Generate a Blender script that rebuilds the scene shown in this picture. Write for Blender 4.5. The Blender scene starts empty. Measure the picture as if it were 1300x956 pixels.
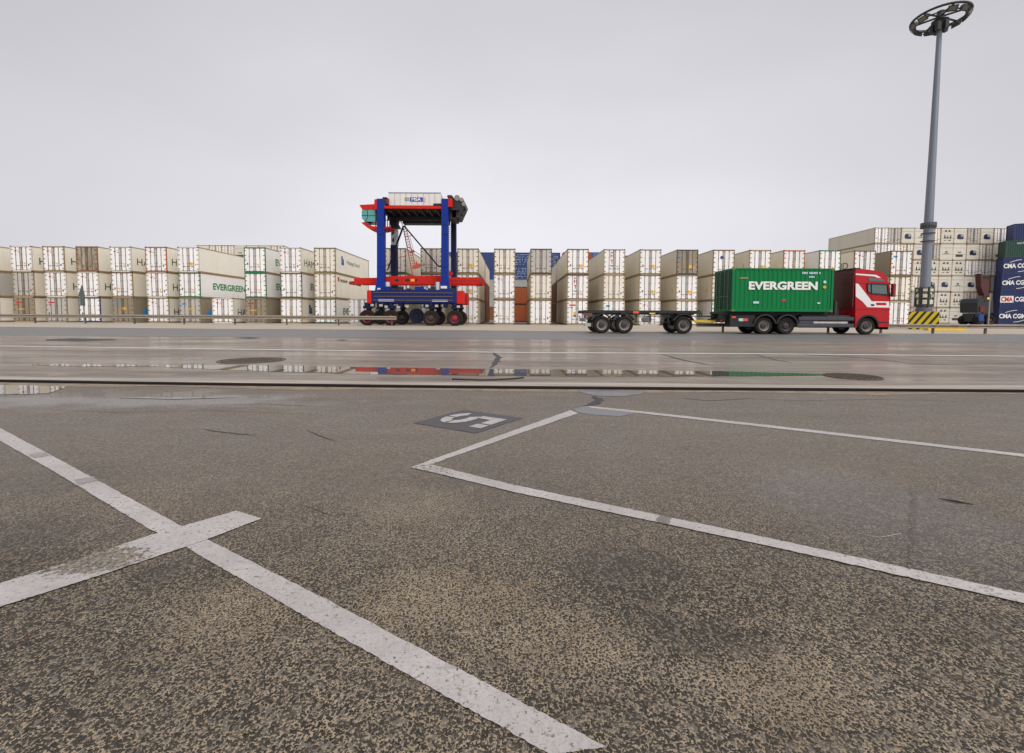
import bpy, math, random
from mathutils import Vector, Matrix
random.seed(7)
C = bpy.context.scene.collection
SC = bpy.context.scene

# ------------------------------------------------------------------ camera
F, W0, CX, CY = 578.0, 1300.0, 650.0, 433.5          # photograph pixels
CAM_H = 1.06
PITCH = math.radians(3.27); ROLL = math.radians(0.30)
cam = bpy.data.cameras.new('camera'); co = bpy.data.objects.new('camera', cam); C.objects.link(co)
cam.sensor_width = 36.0; cam.lens = 36.0 * F / W0; cam.clip_start = 0.05; cam.clip_end = 9000
cam.shift_y = -(478.0 - CY) / W0
RM = (Matrix.Rotation(math.radians(90) - PITCH, 4, 'X') @ Matrix.Rotation(ROLL, 4, 'Z'))
co.matrix_world = Matrix.Translation((0, 0, CAM_H)) @ RM
SC.camera = co

# ------------------------------------------------------------------ light
SUN_EL, SUN_AZ = math.radians(48), math.radians(148)   # azimuth: clockwise from +Y
w = bpy.data.worlds.new('World'); SC.world = w; w.use_nodes = True
nt = w.node_tree; nt.nodes.clear()
def N(nt, t, **kw):
    n = nt.nodes.new(t)
    for k, v in kw.items(): setattr(n, k, v)
    return n
L = nt.links.new
out = N(nt, 'ShaderNodeOutputWorld'); bg = N(nt, 'ShaderNodeBackground'); L(bg.outputs[0], out.inputs[0])
sky = N(nt, 'ShaderNodeTexSky'); sky.sky_type = 'NISHITA'; sky.sun_disc = False
sky.sun_elevation = SUN_EL; sky.sun_rotation = SUN_AZ; sky.dust_density = 4; sky.air_density = 1.5
hs = N(nt, 'ShaderNodeHueSaturation'); hs.inputs['Saturation'].default_value = 0.12; hs.inputs['Value'].default_value = 1.0
L(sky.outputs[0], hs.inputs['Color'])
tc = N(nt, 'ShaderNodeTexCoord'); sep = N(nt, 'ShaderNodeSeparateXYZ'); L(tc.outputs['Generated'], sep.inputs[0])
# overcast deck: soft cloud noise, brightest high up and behind the viewer where the sun stands
mp = N(nt, 'ShaderNodeMapping'); mp.inputs['Scale'].default_value = (1.0, 1.0, 2.6); L(tc.outputs['Generated'], mp.inputs[0])
nz = N(nt, 'ShaderNodeTexNoise'); nz.inputs['Scale'].default_value = 1.7; nz.inputs['Detail'].default_value = 5; nz.inputs['Roughness'].default_value = .42
L(mp.outputs[0], nz.inputs['Vector'])
mr = N(nt, 'ShaderNodeMapRange'); mr.inputs[1].default_value = .3; mr.inputs[2].default_value = .7; mr.inputs[3].default_value = .93; mr.inputs[4].default_value = 1.06
L(nz.outputs[0], mr.inputs[0])
d = N(nt, 'ShaderNodeVectorMath', operation='DOT_PRODUCT'); L(tc.outputs['Generated'], d.inputs[0])
sd = Vector((math.sin(SUN_AZ) * math.cos(SUN_EL), math.cos(SUN_AZ) * math.cos(SUN_EL), math.sin(SUN_EL)))
d.inputs[1].default_value = sd
mr2 = N(nt, 'ShaderNodeMapRange', interpolation_type='SMOOTHSTEP'); mr2.inputs[1].default_value = 0.15; mr2.inputs[2].default_value = 1; mr2.inputs[3].default_value = 1.0; mr2.inputs[4].default_value = 2.1
L(d.outputs['Value'], mr2.inputs[0])
# slightly darker cloud higher up in front
mr3 = N(nt, 'ShaderNodeMapRange', interpolation_type='SMOOTHSTEP'); mr3.inputs[1].default_value = 0.05; mr3.inputs[2].default_value = .65; mr3.inputs[3].default_value = 1.07; mr3.inputs[4].default_value = .80
L(sep.outputs['Z'], mr3.inputs[0])
m1 = N(nt, 'ShaderNodeMath', operation='MULTIPLY'); L(mr.outputs[0], m1.inputs[0]); L(mr2.outputs[0], m1.inputs[1])
m2 = N(nt, 'ShaderNodeMath', operation='MULTIPLY'); L(m1.outputs[0], m2.inputs[0]); 
axx = N(nt, 'ShaderNodeMath', operation='ABSOLUTE'); L(sep.outputs['X'], axx.inputs[0])
mr4 = N(nt, 'ShaderNodeMapRange', interpolation_type='SMOOTHSTEP'); mr4.inputs[1].default_value = .15; mr4.inputs[2].default_value = .85; mr4.inputs[3].default_value = 1.0; mr4.inputs[4].default_value = .80
L(axx.outputs[0], mr4.inputs[0]); m3 = N(nt, 'ShaderNodeMath', operation='MULTIPLY'); L(mr3.outputs[0], m3.inputs[0]); L(mr4.outputs[0], m3.inputs[1]); L(m3.outputs[0], m2.inputs[1])
cc = N(nt, 'ShaderNodeVectorMath', operation='SCALE'); cc.inputs[0].default_value = (7.0, 6.95, 7.4); L(m2.outputs[0], cc.inputs['Scale'])
mx = N(nt, 'ShaderNodeMixRGB'); mx.inputs[0].default_value = .97; L(hs.outputs[0], mx.inputs[1]); L(cc.outputs[0], mx.inputs[2])
L(mx.outputs[0], bg.inputs[0]); bg.inputs[1].default_value = 0.114
su = bpy.data.lights.new('sun', 'SUN'); su.energy = 1.9; su.angle = math.radians(28); su.color = (1, .965, .9)
so = bpy.data.objects.new('sun', su); C.objects.link(so)
so.rotation_euler = (-sd).to_track_quat('-Z', 'Y').to_euler(); so.location = (0, -20, 60)
SC.view_settings.view_transform = 'Standard'; SC.view_settings.look = 'None'; SC.view_settings.gamma = 1; SC.view_settings.exposure = 0.0
SC.view_settings.use_curve_mapping = False
SC.render.film_transparent = False
try:
    SC.cycles.use_denoising = True; SC.cycles.max_bounces = 6; SC.cycles.sample_clamp_indirect = 4
except Exception: pass

# ------------------------------------------------------------------ pixel -> place
R3 = RM.to_3x3(); CAMP = Vector((0, 0, CAM_H))
def ray(px, py): return R3 @ Vector(((px - CX) / F, (CY - py) / F, -1.0))
def at(px, py, Y):                      # point on the vertical plane at distance Y
    r = ray(px, py); return CAMP + r * (Y / r.y)
def gp(px, py, z=0.0):                  # point on the ground
    r = ray(px, py); return CAMP + r * ((z - CAM_H) / r.z)
def XA(px, Y, py=405): return at(px, py, Y).x
def ZA(py, Y, px=650): return at(px, py, Y).z

# ------------------------------------------------------------------ materials
def lin(h):
    if isinstance(h, tuple): return (*h, 1)
    v = [int(h[i:i+2], 16) / 255 for i in (0, 2, 4)]
    return tuple((c / 12.92 if c <= .04045 else ((c + .055) / 1.055) ** 2.4) for c in v) + (1,)
MATS = {}
def mat(name, col, rough=.55, metal=0, dirt=0.0, dirtcol='6b5a45', dscale=2.0, streak=True, bump=0, spec=.5, var=0.0, emit=0, corr=None, coat=0):
    if name in MATS: return MATS[name]
    m = bpy.data.materials.new(name); m.use_nodes = True; MATS[name] = m
    t = m.node_tree; b = t.nodes['Principled BSDF']; l = t.links.new
    b.inputs['Roughness'].default_value = rough; b.inputs['Metallic'].default_value = metal
    b.inputs['Specular IOR Level'].default_value = spec; b.inputs['Coat Weight'].default_value = coat
    c = lin(col); b.inputs['Base Color'].default_value = c
    if emit: b.inputs['Emission Color'].default_value = c; b.inputs['Emission Strength'].default_value = emit
    tc = N(t, 'ShaderNodeTexCoord'); oi = N(t, 'ShaderNodeObjectInfo')
    ad = N(t, 'ShaderNodeVectorMath', operation='ADD'); l(tc.outputs['Object'], ad.inputs[0])
    sc = N(t, 'ShaderNodeVectorMath', operation='SCALE'); l(oi.outputs['Location'], sc.inputs[0]); sc.inputs['Scale'].default_value = 1.37
    l(sc.outputs[0], ad.inputs[1])
    src = None
    if dirt > 0:
        mpn = N(t, 'ShaderNodeMapping'); mpn.inputs['Scale'].default_value = (dscale, dscale, dscale * (.22 if streak else 1)); l(ad.outputs[0], mpn.inputs[0])
        n1 = N(t, 'ShaderNodeTexNoise'); n1.inputs['Scale'].default_value = 1.6; n1.inputs['Detail'].default_value = 7; n1.inputs['Roughness'].default_value = .68
        l(mpn.outputs[0], n1.inputs[0])
        r = N(t, 'ShaderNodeMapRange'); r.inputs[1].default_value = .42; r.inputs[2].default_value = .78; r.inputs[3].default_value = 0.05 * dirt; r.inputs[4].default_value = dirt
        l(n1.outputs[0], r.inputs[0])
        mxn = N(t, 'ShaderNodeMixRGB'); mxn.inputs[1].default_value = c; mxn.inputs[2].default_value = lin(dirtcol); l(r.outputs[0], mxn.inputs[0])
        src = mxn.outputs[0]
        r2 = N(t, 'ShaderNodeMapRange'); r2.inputs[3].default_value = rough - .08; r2.inputs[4].default_value = min(1, rough + .2); l(n1.outputs[0], r2.inputs[0]); l(r2.outputs[0], b.inputs['Roughness'])
    if var > 0:
        h = N(t, 'ShaderNodeHueSaturation')
        mv = N(t, 'ShaderNodeMapRange'); mv.inputs[3].default_value = 1 - var; mv.inputs[4].default_value = 1 + var * .4; l(oi.outputs['Random'], mv.inputs[0]); l(mv.outputs[0], h.inputs['Value'])
        if src: l(src, h.inputs['Color'])
        else: h.inputs['Color'].default_value = c
        src = h.outputs[0]
    if src: l(src, b.inputs['Base Color'])
    if bump:
        n2 = N(t, 'ShaderNodeTexNoise'); n2.inputs['Scale'].default_value = 14; n2.inputs['Detail'].default_value = 4; l(tc.outputs['Object'], n2.inputs[0])
        bp = N(t, 'ShaderNodeBump'); bp.inputs['Strength'].default_value = bump; bp.inputs['Distance'].default_value = .02; l(n2.outputs[0], bp.inputs['Height']); l(bp.outputs[0], b.inputs['Normal'])
    return m

# ------------------------------------------------------------------ mesh helpers
class MB:
    def __init__(s): s.v = []; s.f = []; s.m = []
    def add(s, vs, fs, mi=0):
        o = len(s.v); s.v += [tuple(p) for p in vs]
        for f in fs: s.f.append(tuple(o + i for i in f)); s.m.append(mi)
        return s
    def box(s, x0, x1, y0, y1, z0, z1, mi=0):
        vs = [(x0,y0,z0),(x1,y0,z0),(x1,y1,z0),(x0,y1,z0),(x0,y0,z1),(x1,y0,z1),(x1,y1,z1),(x0,y1,z1)]
        return s.add(vs, [(0,3,2,1),(4,5,6,7),(0,1,5,4),(1,2,6,5),(2,3,7,6),(3,0,4,7)], mi)
    def prism_y(s, poly, y0, y1, mi=0):       # poly: (x,z), any winding
        a = sum(poly[i][0]*poly[(i+1)%len(poly)][1]-poly[(i+1)%len(poly)][0]*poly[i][1] for i in range(len(poly)))
        if a < 0: poly = poly[::-1]
        n = len(poly)
        vs = [(x, y0, z) for x, z in poly] + [(x, y1, z) for x, z in poly]
        fs = [tuple(range(n)), tuple(range(2*n-1, n-1, -1))] + [(i, i+n, (i+1)%n+n, (i+1)%n) for i in range(n)]
        return s.add(vs, fs, mi)
    def cyl(s, p0, p1, r0, r1=None, n=12, mi=0, caps=True):
        r1 = r0 if r1 is None else r1
        p0, p1 = Vector(p0), Vector(p1); d = (p1 - p0).normalized()
        u = d.orthogonal().normalized(); v = d.cross(u)
        vs = []
        for p, r in ((p0, r0), (p1, r1)):
            for i in range(n):
                a = 2*math.pi*i/n; vs.append(p + u*math.cos(a)*r + v*math.sin(a)*r)
        fs = [(i, (i+1)%n, (i+1)%n+n, i+n) for i in range(n)]
        if caps: fs += [tuple(range(n-1, -1, -1)), tuple(range(n, 2*n))]
        return s.add(vs, fs, mi)
    def bar(s, p0, p1, w, h, mi=0):            # rectangular bar
        p0, p1 = Vector(p0), Vector(p1); d = (p1 - p0).normalized()
        up = Vector((0,0,1)) if abs(d.z) < .95 else Vector((0,1,0))
        u = d.cross(up).normalized() * w/2; v = u.cross(d).normalized() * h/2
        vs = [p + a*u + b*v for p in (p0, p1) for a, b in ((-1,-1),(1,-1),(1,1),(-1,1))]
        return s.add(vs, [(0,1,2,3),(7,6,5,4),(0,4,5,1),(1,5,6,2),(2,6,7,3),(3,7,4,0)], mi)
    def lathe_y(s, prof, n=24, mi=0, c=(0,0,0)):   # prof: (radius, y); axis Y
        vs = []
        for r, y in prof:
            for i in range(n):
                a = 2*math.pi*i/n; vs.append((c[0]+r*math.cos(a), c[1]+y, c[2]+r*math.sin(a)))
        fs = []
        for k in range(len(prof)-1):
            for i in range(n):
                fs.append((k*n+i, k*n+(i+1)%n, (k+1)*n+(i+1)%n, (k+1)*n+i))
        return s.add(vs, fs, mi)
    def torus(s, c, R, r, n=48, k=8, mi=0):
        vs = []; fs = []
        for i in range(n):
            a = 2*math.pi*i/n
            for j in range(k):
                b = 2*math.pi*j/k; q = R + r*math.cos(b)
                vs.append((c[0]+q*math.cos(a), c[1]+q*math.sin(a), c[2]+r*math.sin(b)))
        for i in range(n):
            for j in range(k):
                fs.append((i*k+j, ((i+1)%n)*k+j, ((i+1)%n)*k+(j+1)%k, i*k+(j+1)%k))
        return s.add(vs, fs, mi)
    def mesh(s, name, mats, smooth=False, fixn=True):
        me = bpy.data.meshes.new(name); me.from_pydata(s.v, [], s.f)
        for m in mats: me.materials.append(m)
        me.polygons.foreach_set('material_index', s.m)
        if fixn:
            import bmesh
            bm = bmesh.new(); bm.from_mesh(me); bmesh.ops.recalc_face_normals(bm, faces=bm.faces); bm.to_mesh(me); bm.free()
        if smooth:
            me.polygons.foreach_set('use_smooth', [True]*len(me.polygons))
            try: me.set_sharp_from_angle(angle=math.radians(35))
            except Exception: pass
        me.update(); return me
def link(name, me, parent=None, loc=None, rotz=0):
    o = bpy.data.objects.new(name, me); C.objects.link(o)
    if parent is not None: o.parent = parent
    if loc is not None: o.location = loc
    if rotz: o.rotation_euler[2] = rotz
    return o
def obj(name, mb, mats, parent=None, loc=None, smooth=False, bevel=0):
    if not isinstance(mats, (list, tuple)): mats = [mats]
    o = link(name, mb.mesh(name, mats, smooth), parent, loc)
    if bevel:
        b = o.modifiers.new('bevel', 'BEVEL'); b.width = bevel; b.segments = 2; b.limit_method = 'ANGLE'; b.angle_limit = math.radians(40)
    return o
def tag(o, label, cat, group=None):
    o['label'] = label; o['category'] = cat
    if group: o['group'] = group
    return o
def thing(name, label, cat, loc=(0,0,0), rotz=0, group=None):
    o = link(name, None, None, loc, rotz); return tag(o, label, cat, group)
def struct(name, mb, m, smooth=False):
    o = obj(name, mb, m, smooth=smooth); o['kind'] = 'structure'; return o
TXT = {}
def text_mb(s, wd, ht, bold=.0, mi=0, shear=0):
    """unit lettering fitted to wd x ht, lower left corner at the origin, in the XZ plane facing -Y"""
    key = (s, bold, shear)
    if key not in TXT:
        cu = bpy.data.curves.new('t', 'FONT'); cu.body = s; cu.offset = bold; cu.resolution_u = 3; cu.shear = shear
        o = bpy.data.objects.new('t', cu); C.objects.link(o)
        bpy.context.view_layer.update()
        me = bpy.data.meshes.new_from_object(o)
        vs = [v.co.copy() for v in me.vertices]; fs = [tuple(p.vertices) for p in me.polygons]
        bpy.data.objects.remove(o); bpy.data.meshes.remove(me); bpy.data.curves.remove(cu)
        x0 = min(v.x for v in vs); x1 = max(v.x for v in vs); y0 = min(v.y for v in vs); y1 = max(v.y for v in vs)
        TXT[key] = ([((v.x-x0)/(x1-x0), (v.y-y0)/(y1-y0)) for v in vs], fs)
    vs, fs = TXT[key]
    return [(x*wd, 0.0, z*ht) for x, z in vs], fs
# ------------------------------------------------------------------ ground materials
def ground_mat(name, kind):
    m = bpy.data.materials.new(name); m.use_nodes = True; t = m.node_tree; b = t.nodes['Principled BSDF']; l = t.links.new
    geo = N(t, 'ShaderNodeNewGeometry')
    def noise(scale, detail=4, rough=.5, stretch=(1,1,1), dist=0):
        mp = N(t, 'ShaderNodeMapping'); mp.inputs['Scale'].default_value = stretch; l(geo.outputs['Position'], mp.inputs[0])
        n = N(t, 'ShaderNodeTexNoise'); n.inputs['Scale'].default_value = scale; n.inputs['Detail'].default_value = detail
        n.inputs['Roughness'].default_value = rough; n.inputs['Distortion'].default_value = dist
        l(mp.outputs[0], n.inputs[0]); return n.outputs[0]
    def rng(src, a, bb, c, d, smooth=False):
        r = N(t, 'ShaderNodeMapRange'); r.inputs[1].default_value = a; r.inputs[2].default_value = bb; r.inputs[3].default_value = c; r.inputs[4].default_value = d
        if smooth: r.interpolation_type = 'SMOOTHSTEP'
        l(src, r.inputs[0]); return r.outputs[0]
    def math_(op, a, bb, clamp=False):
        n = N(t, 'ShaderNodeMath', operation=op); n.use_clamp = clamp
        for i, q in enumerate((a, bb)):
            if isinstance(q, (int, float)): n.inputs[i].default_value = q
            else: l(q, n.inputs[i])
        return n.outputs[0]
    def mix(f, c1, c2, mode='MIX'):
        n = N(t, 'ShaderNodeMixRGB', blend_type=mode)
        for i, q in enumerate((f, c1, c2)):
            if isinstance(q, (int, float)): n.inputs[i].default_value = q
            elif isinstance(q, tuple): n.inputs[i].default_value = q if len(q) == 4 else (*q, 1)
            else: l(q, n.inputs[i])
        return n.outputs[0]
    def spot(x, y, rx, ry, edge=.5, warp=None):        # soft-edged region of the ground
        mp = N(t, 'ShaderNodeMapping', vector_type='POINT'); mp.inputs['Location'].default_value = (-x/rx, -y/ry, 0); mp.inputs['Scale'].default_value = (1/rx, 1/ry, 0)
        l(geo.outputs['Position'], mp.inputs[0])
        ln = N(t, 'ShaderNodeVectorMath', operation='LENGTH'); l(mp.outputs[0], ln.inputs[0])
        v = ln.outputs['Value']
        if warp is not None: v = math_('ADD', v, warp)
        return rng(v, 1.0, 1.0 - edge, 0.0, 1.0, True)
    bh = None
    if kind == 'aggregate':
        big = noise(.55, 5, .6); mid = noise(3.2, 4, .6)
        warp = rng(noise(1.3, 5, .65), .25, .75, -.55, .55)
        g = noise(105, 3.2, .72); g2 = noise(300, 2, .5)
        # tan mortar shows most in the worn patches, dark stones fill the rest
        worn = None
        for px, py, rx, ry in ((690, 815, .42, .30), (590, 760, .5, .3), (300, 770, .35, .3), (960, 860, .30, .2), (520, 640, .5, .4)):
            p = gp(px, py); s = spot(p.x, p.y, rx, ry, .8, warp); worn = s if worn is None else math_('MAXIMUM', worn, s)
        dark = None
        for px, py, rx, ry in ((800, 735, .42, .34), (900, 810, .30, .16), (215, 725, .16, .12), (30, 690, .5, .5), (1150, 650, 1.0, .8), (590, 605, .5, .3), (480, 535, .6, .35), (60, 610, .6, .4)):
            p = gp(px, py); s = spot(p.x, p.y, rx, ry, .9, warp); dark = s if dark is None else math_('MAXIMUM', dark, s)
        def layer(scale, off, wob):
            nn = N(t, 'ShaderNodeTexNoise'); nn.inputs['Scale'].default_value = scale*1.3; nn.inputs['Detail'].default_value = 2; l(geo.outputs['Position'], nn.inputs[0])
            sb = N(t, 'ShaderNodeVectorMath', operation='SUBTRACT'); l(nn.outputs['Color'], sb.inputs[0]); sb.inputs[1].default_value = (.5, .5, .5)
            sc2 = N(t, 'ShaderNodeVectorMath', operation='SCALE'); l(sb.outputs[0], sc2.inputs[0]); sc2.inputs['Scale'].default_value = wob/scale
            av = N(t, 'ShaderNodeVectorMath', operation='ADD'); l(geo.outputs['Position'], av.inputs[0]); l(sc2.outputs[0], av.inputs[1])
            a2 = N(t, 'ShaderNodeVectorMath', operation='ADD'); l(av.outputs[0], a2.inputs[0]); a2.inputs[1].default_value = (off, off*.7, 0)
            v = N(t, 'ShaderNodeTexVoronoi', voronoi_dimensions='2D'); v.inputs['Scale'].default_value = scale; l(a2.outputs[0], v.inputs['Vector'])
            sp = N(t, 'ShaderNodeSeparateColor'); l(v.outputs['Color'], sp.inputs[0])
            return v.outputs['Distance'], sp.outputs[0], sp.outputs[1]
        cov = math_('ADD', rng(big, .35, .65, .39, .53), math_('MULTIPLY', dark, .13)); cov = math_('SUBTRACT', cov, math_('MULTIPLY', worn, .13))
        d1, r1, c1 = layer(90, 0, 1.3); d2, r2_, c2 = layer(165, 3.3, 1.3)
        # each stone has its own size; stones merge where the mortar is worn away or dirty
        k1 = math_('SUBTRACT', math_('MULTIPLY', math_('ADD', math_('MULTIPLY', r1, .75), .45), cov), d1)
        k2 = math_('SUBTRACT', math_('MULTIPLY', math_('ADD', math_('MULTIPLY', r2_, .85), .30), cov), d2)
        kk = math_('MAXIMUM', k1, k2)
        tanmask = rng(kk, -.05, .05, 1, 0, True)
        tan_c = mix(rng(mid, .3, .7, 0, 1), (.285, .218, .145), (.42, .335, .235))
        tan_c = mix(math_('MULTIPLY', g2, .5), tan_c, (.17, .13, .09))
        stone = mix(c1, (.008, .008, .007), (.045, .040, .032)); stone = mix(.4, stone, mix(c2, (.010, .010, .008), (.07, .06, .048)))
        stone = mix(rng(c1, .82, .9, 0, .7), stone, (.19, .17, .15)); base = mix(tanmask, stone, tan_c)
        base = mix(rng(noise(24, 4, .7), .50, .72, 0, .4), base, (.10, .085, .07))
        grime = math_('ADD', rng(noise(.9, 6, .66, (1, 1.6, 1)), .42, .68, 0, .55), math_('MULTIPLY', dark, .5), True)
        base = mix(math_('MULTIPLY', grime, .30), base, (.060, .048, .040))
        # further away the surface colour turns lighter and greyer
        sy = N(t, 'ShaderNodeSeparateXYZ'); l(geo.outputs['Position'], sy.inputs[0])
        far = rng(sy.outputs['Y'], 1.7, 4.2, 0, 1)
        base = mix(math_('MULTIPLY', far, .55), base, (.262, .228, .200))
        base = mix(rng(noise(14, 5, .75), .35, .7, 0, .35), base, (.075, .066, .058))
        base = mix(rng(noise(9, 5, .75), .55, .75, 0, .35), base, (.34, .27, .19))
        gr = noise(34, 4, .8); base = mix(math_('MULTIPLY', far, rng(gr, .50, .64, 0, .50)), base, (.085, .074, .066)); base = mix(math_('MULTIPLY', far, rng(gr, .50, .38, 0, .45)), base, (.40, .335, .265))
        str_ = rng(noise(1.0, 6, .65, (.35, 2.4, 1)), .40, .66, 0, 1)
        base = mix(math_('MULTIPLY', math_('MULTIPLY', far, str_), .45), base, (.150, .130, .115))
        l(base, b.inputs['Base Color']); b.inputs['Specular IOR Level'].default_value = .14
        l(rng(noise(2.0, 5, .6), .3, .7, .50, .80), b.inputs['Roughness'])
        p = gp(1160, 668); film = spot(p.x, p.y, 1.1, 1.15, .95, warp)
        q = gp(150, 508); film2 = spot(q.x, q.y, 3.4, .75, .8, warp)
        l(math_('ADD', math_('MULTIPLY', film, .36), math_('MULTIPLY', film2, .45), True), b.inputs['Coat Weight']); b.inputs['Coat Roughness'].default_value = .035
        b.inputs['Coat IOR'].default_value = 1.4
        bh = math_('MULTIPLY', math_('SUBTRACT', 1.0, tanmask), .004); bd = 1.0
        bh = math_('ADD', bh, math_('MULTIPLY', g2, .0015))
    elif kind == 'wet':
        s1 = noise(1.2, 6, .62, (.18, 2.2, 1)); s2 = noise(.35, 5, .6, (.4, 1.6, 1)); fine = noise(40, 3, .6)
        base = mix(rng(s1, .38, .66, 0, 1), (.105, .082, .064), (.27, .215, .168))
        base = mix(rng(s2, .40, .64, 0, .75), base, (.31, .26, .21))
        base = mix(rng(noise(.8, 6, .7, (.12, 1.5, 1)), .55, .70, 0, .7), base, (.07, .062, .06))
        base = mix(.25, base, mix(fine, (.08, .07, .065), (.3, .27, .25)))
        l(base, b.inputs['Base Color'])
        trk = noise(3.5, 6, .72, (.05, 1.4, 1)); base = mix(rng(trk, .45, .68, 0, .5), base, (.085, .072, .062)); blo = noise(2.2, 6, .7, (.5, 1, 1)); base = mix(rng(blo, .55, .70, 0, .45), base, (.40, .335, .265))
        l(base, b.inputs['Base Color'])
        l(rng(s1, .3, .7, .34, .62), b.inputs['Roughness']); b.inputs['Specular IOR Level'].default_value = .05
        l(rng(math_('ADD', math_('MULTIPLY', s2, .5), math_('MULTIPLY', trk, .5)), .45, .60, .0, .6), b.inputs['Coat Weight']); l(rng(s1, .3, .7, .07, .26), b.inputs['Coat Roughness']); b.inputs['Coat IOR'].default_value = 1.4
        bh = math_('MULTIPLY', fine, .0008)
    elif kind == 'road':
        s1 = noise(.7, 5, .6, (.15, 1.6, 1)); fine = noise(45, 3, .6)
        base = mix(rng(s1, .35, .65, 0, 1), (.10, .093, .09), (.17, .155, .148))
        base = mix(.3, base, mix(fine, (.05, .05, .05), (.2, .19, .18)))
        l(base, b.inputs['Base Color']); l(rng(s1, .3, .7, .42, .62), b.inputs['Roughness']); bh = math_('MULTIPLY', fine, .0015)
    elif kind == 'verge':
        s1 = noise(.8, 5, .6, (.2, 1, 1)); fine = noise(18, 4, .7)
        base = mix(rng(s1, .35, .65, 0, 1), (.30, .25, .19), (.42, .365, .29)); base = mix(.3, base, mix(fine, (.14, .115, .09), (.5, .44, .35)))
        l(base, b.inputs['Base Color']); b.inputs['Roughness'].default_value = .75; bh = math_('MULTIPLY', fine, .004)
    elif kind == 'yard':
        s1 = noise(.25, 6, .6); fine = noise(9, 4, .7)
        base = mix(rng(s1, .35, .65, 0, 1), (.18, .155, .13), (.31, .27, .225)); base = mix(.3, base, mix(fine, (.1, .09, .08), (.35, .31, .27)))
        l(base, b.inputs['Base Color']); b.inputs['Roughness'].default_value = .7
    elif kind == 'water':
        b.inputs['Base Color'].default_value = (.085, .075, .065, 1); b.inputs['Roughness'].default_value = .015; b.inputs['IOR'].default_value = 1.4
        n = noise(7, 3, .5); bh = math_('MULTIPLY', n, .0006)
    elif kind == 'paint':
        w1 = noise(60, 4, .7); w2 = noise(3.0, 4, .6)
        col = mix(rng(w2, .3, .7, 0, 1), (.33, .305, .295), (.44, .41, .395))
        col = mix(rng(noise(95, 4, .75), .46, .66, 0, .5), col, (.2, .18, .16)); col = mix(rng(noise(1.6, 5, .7), .45, .65, 0, .35), col, (.25, .23, .21))
        hole = rng(math_('ADD', w1, math_('MULTIPLY', w2, .24)), .725, .77, 0, 1)
        # a worn stretch where lorries turn over the lines
        p = gp(118, 712); wr = spot(p.x, p.y, .30, .17, .6); q = gp(545, 598); wr2 = spot(q.x, q.y, .34, .34, .8)
        w3 = noise(38, 5, .75)
        hole2 = rng(math_('ADD', w3, math_('MULTIPLY', math_('MAXIMUM', wr, math_('MULTIPLY', wr2, .45)), .22)), .60, .65, 0, 1)
        hh = math_('MAXIMUM', hole, hole2)
        col = mix(math_('MULTIPLY', hh, .92), col, mix(rng(noise(90, 3, .7), .44, .56, 0, 1), (.035, .032, .028), (.22, .17, .115)))
        sc_ = rng(noise(4, 5, .7, (1, 6, 1)), .60, .68, 0, .35); col = mix(sc_, col, (.12, .11, .11))
        l(col, b.inputs['Base Color']); b.inputs['Roughness'].default_value = .6
        bh = math_('MULTIPLY', w1, .001)
    elif kind == 'steel':
        s1 = noise(8, 5, .7, (.1, 1, 1)); col = mix(s1, (.006, .005, .005), (.022, .018, .015)); l(col, b.inputs['Base Color']); b.inputs['Roughness'].default_value = .85; b.inputs['Specular IOR Level'].default_value = .08  # kerb tone near black, shadow of the gap put into the colour
    elif kind == 'edging':
        s1 = noise(2.5, 6, .7, (.12, 3, 1)); col = mix(rng(s1, .35, .65, 0, 1), (.20, .17, .14), (.40, .345, .29)); l(col, b.inputs['Base Color']); b.inputs['Roughness'].default_value = .6
    elif kind == 'tar':
        s1 = noise(30, 5, .7); col = mix(s1, (.022, .021, .022), (.055, .052, .054)); l(col, b.inputs['Base Color']); b.inputs['Roughness'].default_value = .6; b.inputs['Specular IOR Level'].default_value = .25
    elif kind == 'cement':
        s1 = noise(20, 5, .7); col = mix(s1, (.085, .083, .087), (.13, .127, .132)); l(col, b.inputs['Base Color']); b.inputs['Roughness'].default_value = .35; b.inputs['Coat Weight'].default_value = .1; b.inputs['Specular IOR Level'].default_value = .3
    if bh is not None:
        bp = N(t, 'ShaderNodeBump'); bp.inputs['Strength'].default_value = 1.0 if kind != 'water' else .12; bp.inputs['Distance'].default_value = 1.0
        l(bh, bp.inputs['Height']); l(bp.outputs[0], b.inputs['Normal'])
    return m
G = {k: ground_mat('ground_' + k, k) for k in ('aggregate', 'wet', 'road', 'verge', 'yard', 'water', 'paint', 'steel', 'edging', 'tar', 'cement')}

# ------------------------------------------------------------------ ground sheets
def boundary(pts):
    q = [gp(*p) for p in pts]; q = [(p.x, p.y) for p in q]
    def f(x):
        if x <= q[0][0]: a, b = q[0], q[1]
        elif x >= q[-1][0]: a, b = q[-2], q[-1]
        else:
            for a, b in zip(q, q[1:]):
                if a[0] <= x <= b[0]: break
        s = (b[1]-a[1])/(b[0]-a[0])
        if x < q[0][0] or x > q[-1][0]: s = max(-.05, min(.05, s))
        base = a if x >= a[0] and x <= b[0] else (q[0] if x < q[0][0] else q[-1])
        return base[1] + s*(x-base[0])
    return f
KB = boundary([(0, 483.8), (162, 486.4), (325, 488.6), (487, 490.6), (650, 492.2), (812, 493.4), (975, 494.5), (1137, 495.6), (1300, 496.8)])
RB = boundary([(0, 425.5), (325, 428), (650, 430.5), (975, 432.5), (1300, 435)])
VB = boundary([(0, 415.2), (300, 418), (600, 419.6), (800, 421.8), (1000, 423), (1300, 425)])
LB = boundary([(0, 439.3), (325, 444), (650, 447.6), (975, 449.4), (1300, 452.5)])
def xs_dense(): return [-400, -150, -80, -50] + [i*1.0 for i in range(-36, 37)] + [50, 80, 150, 400]
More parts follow.
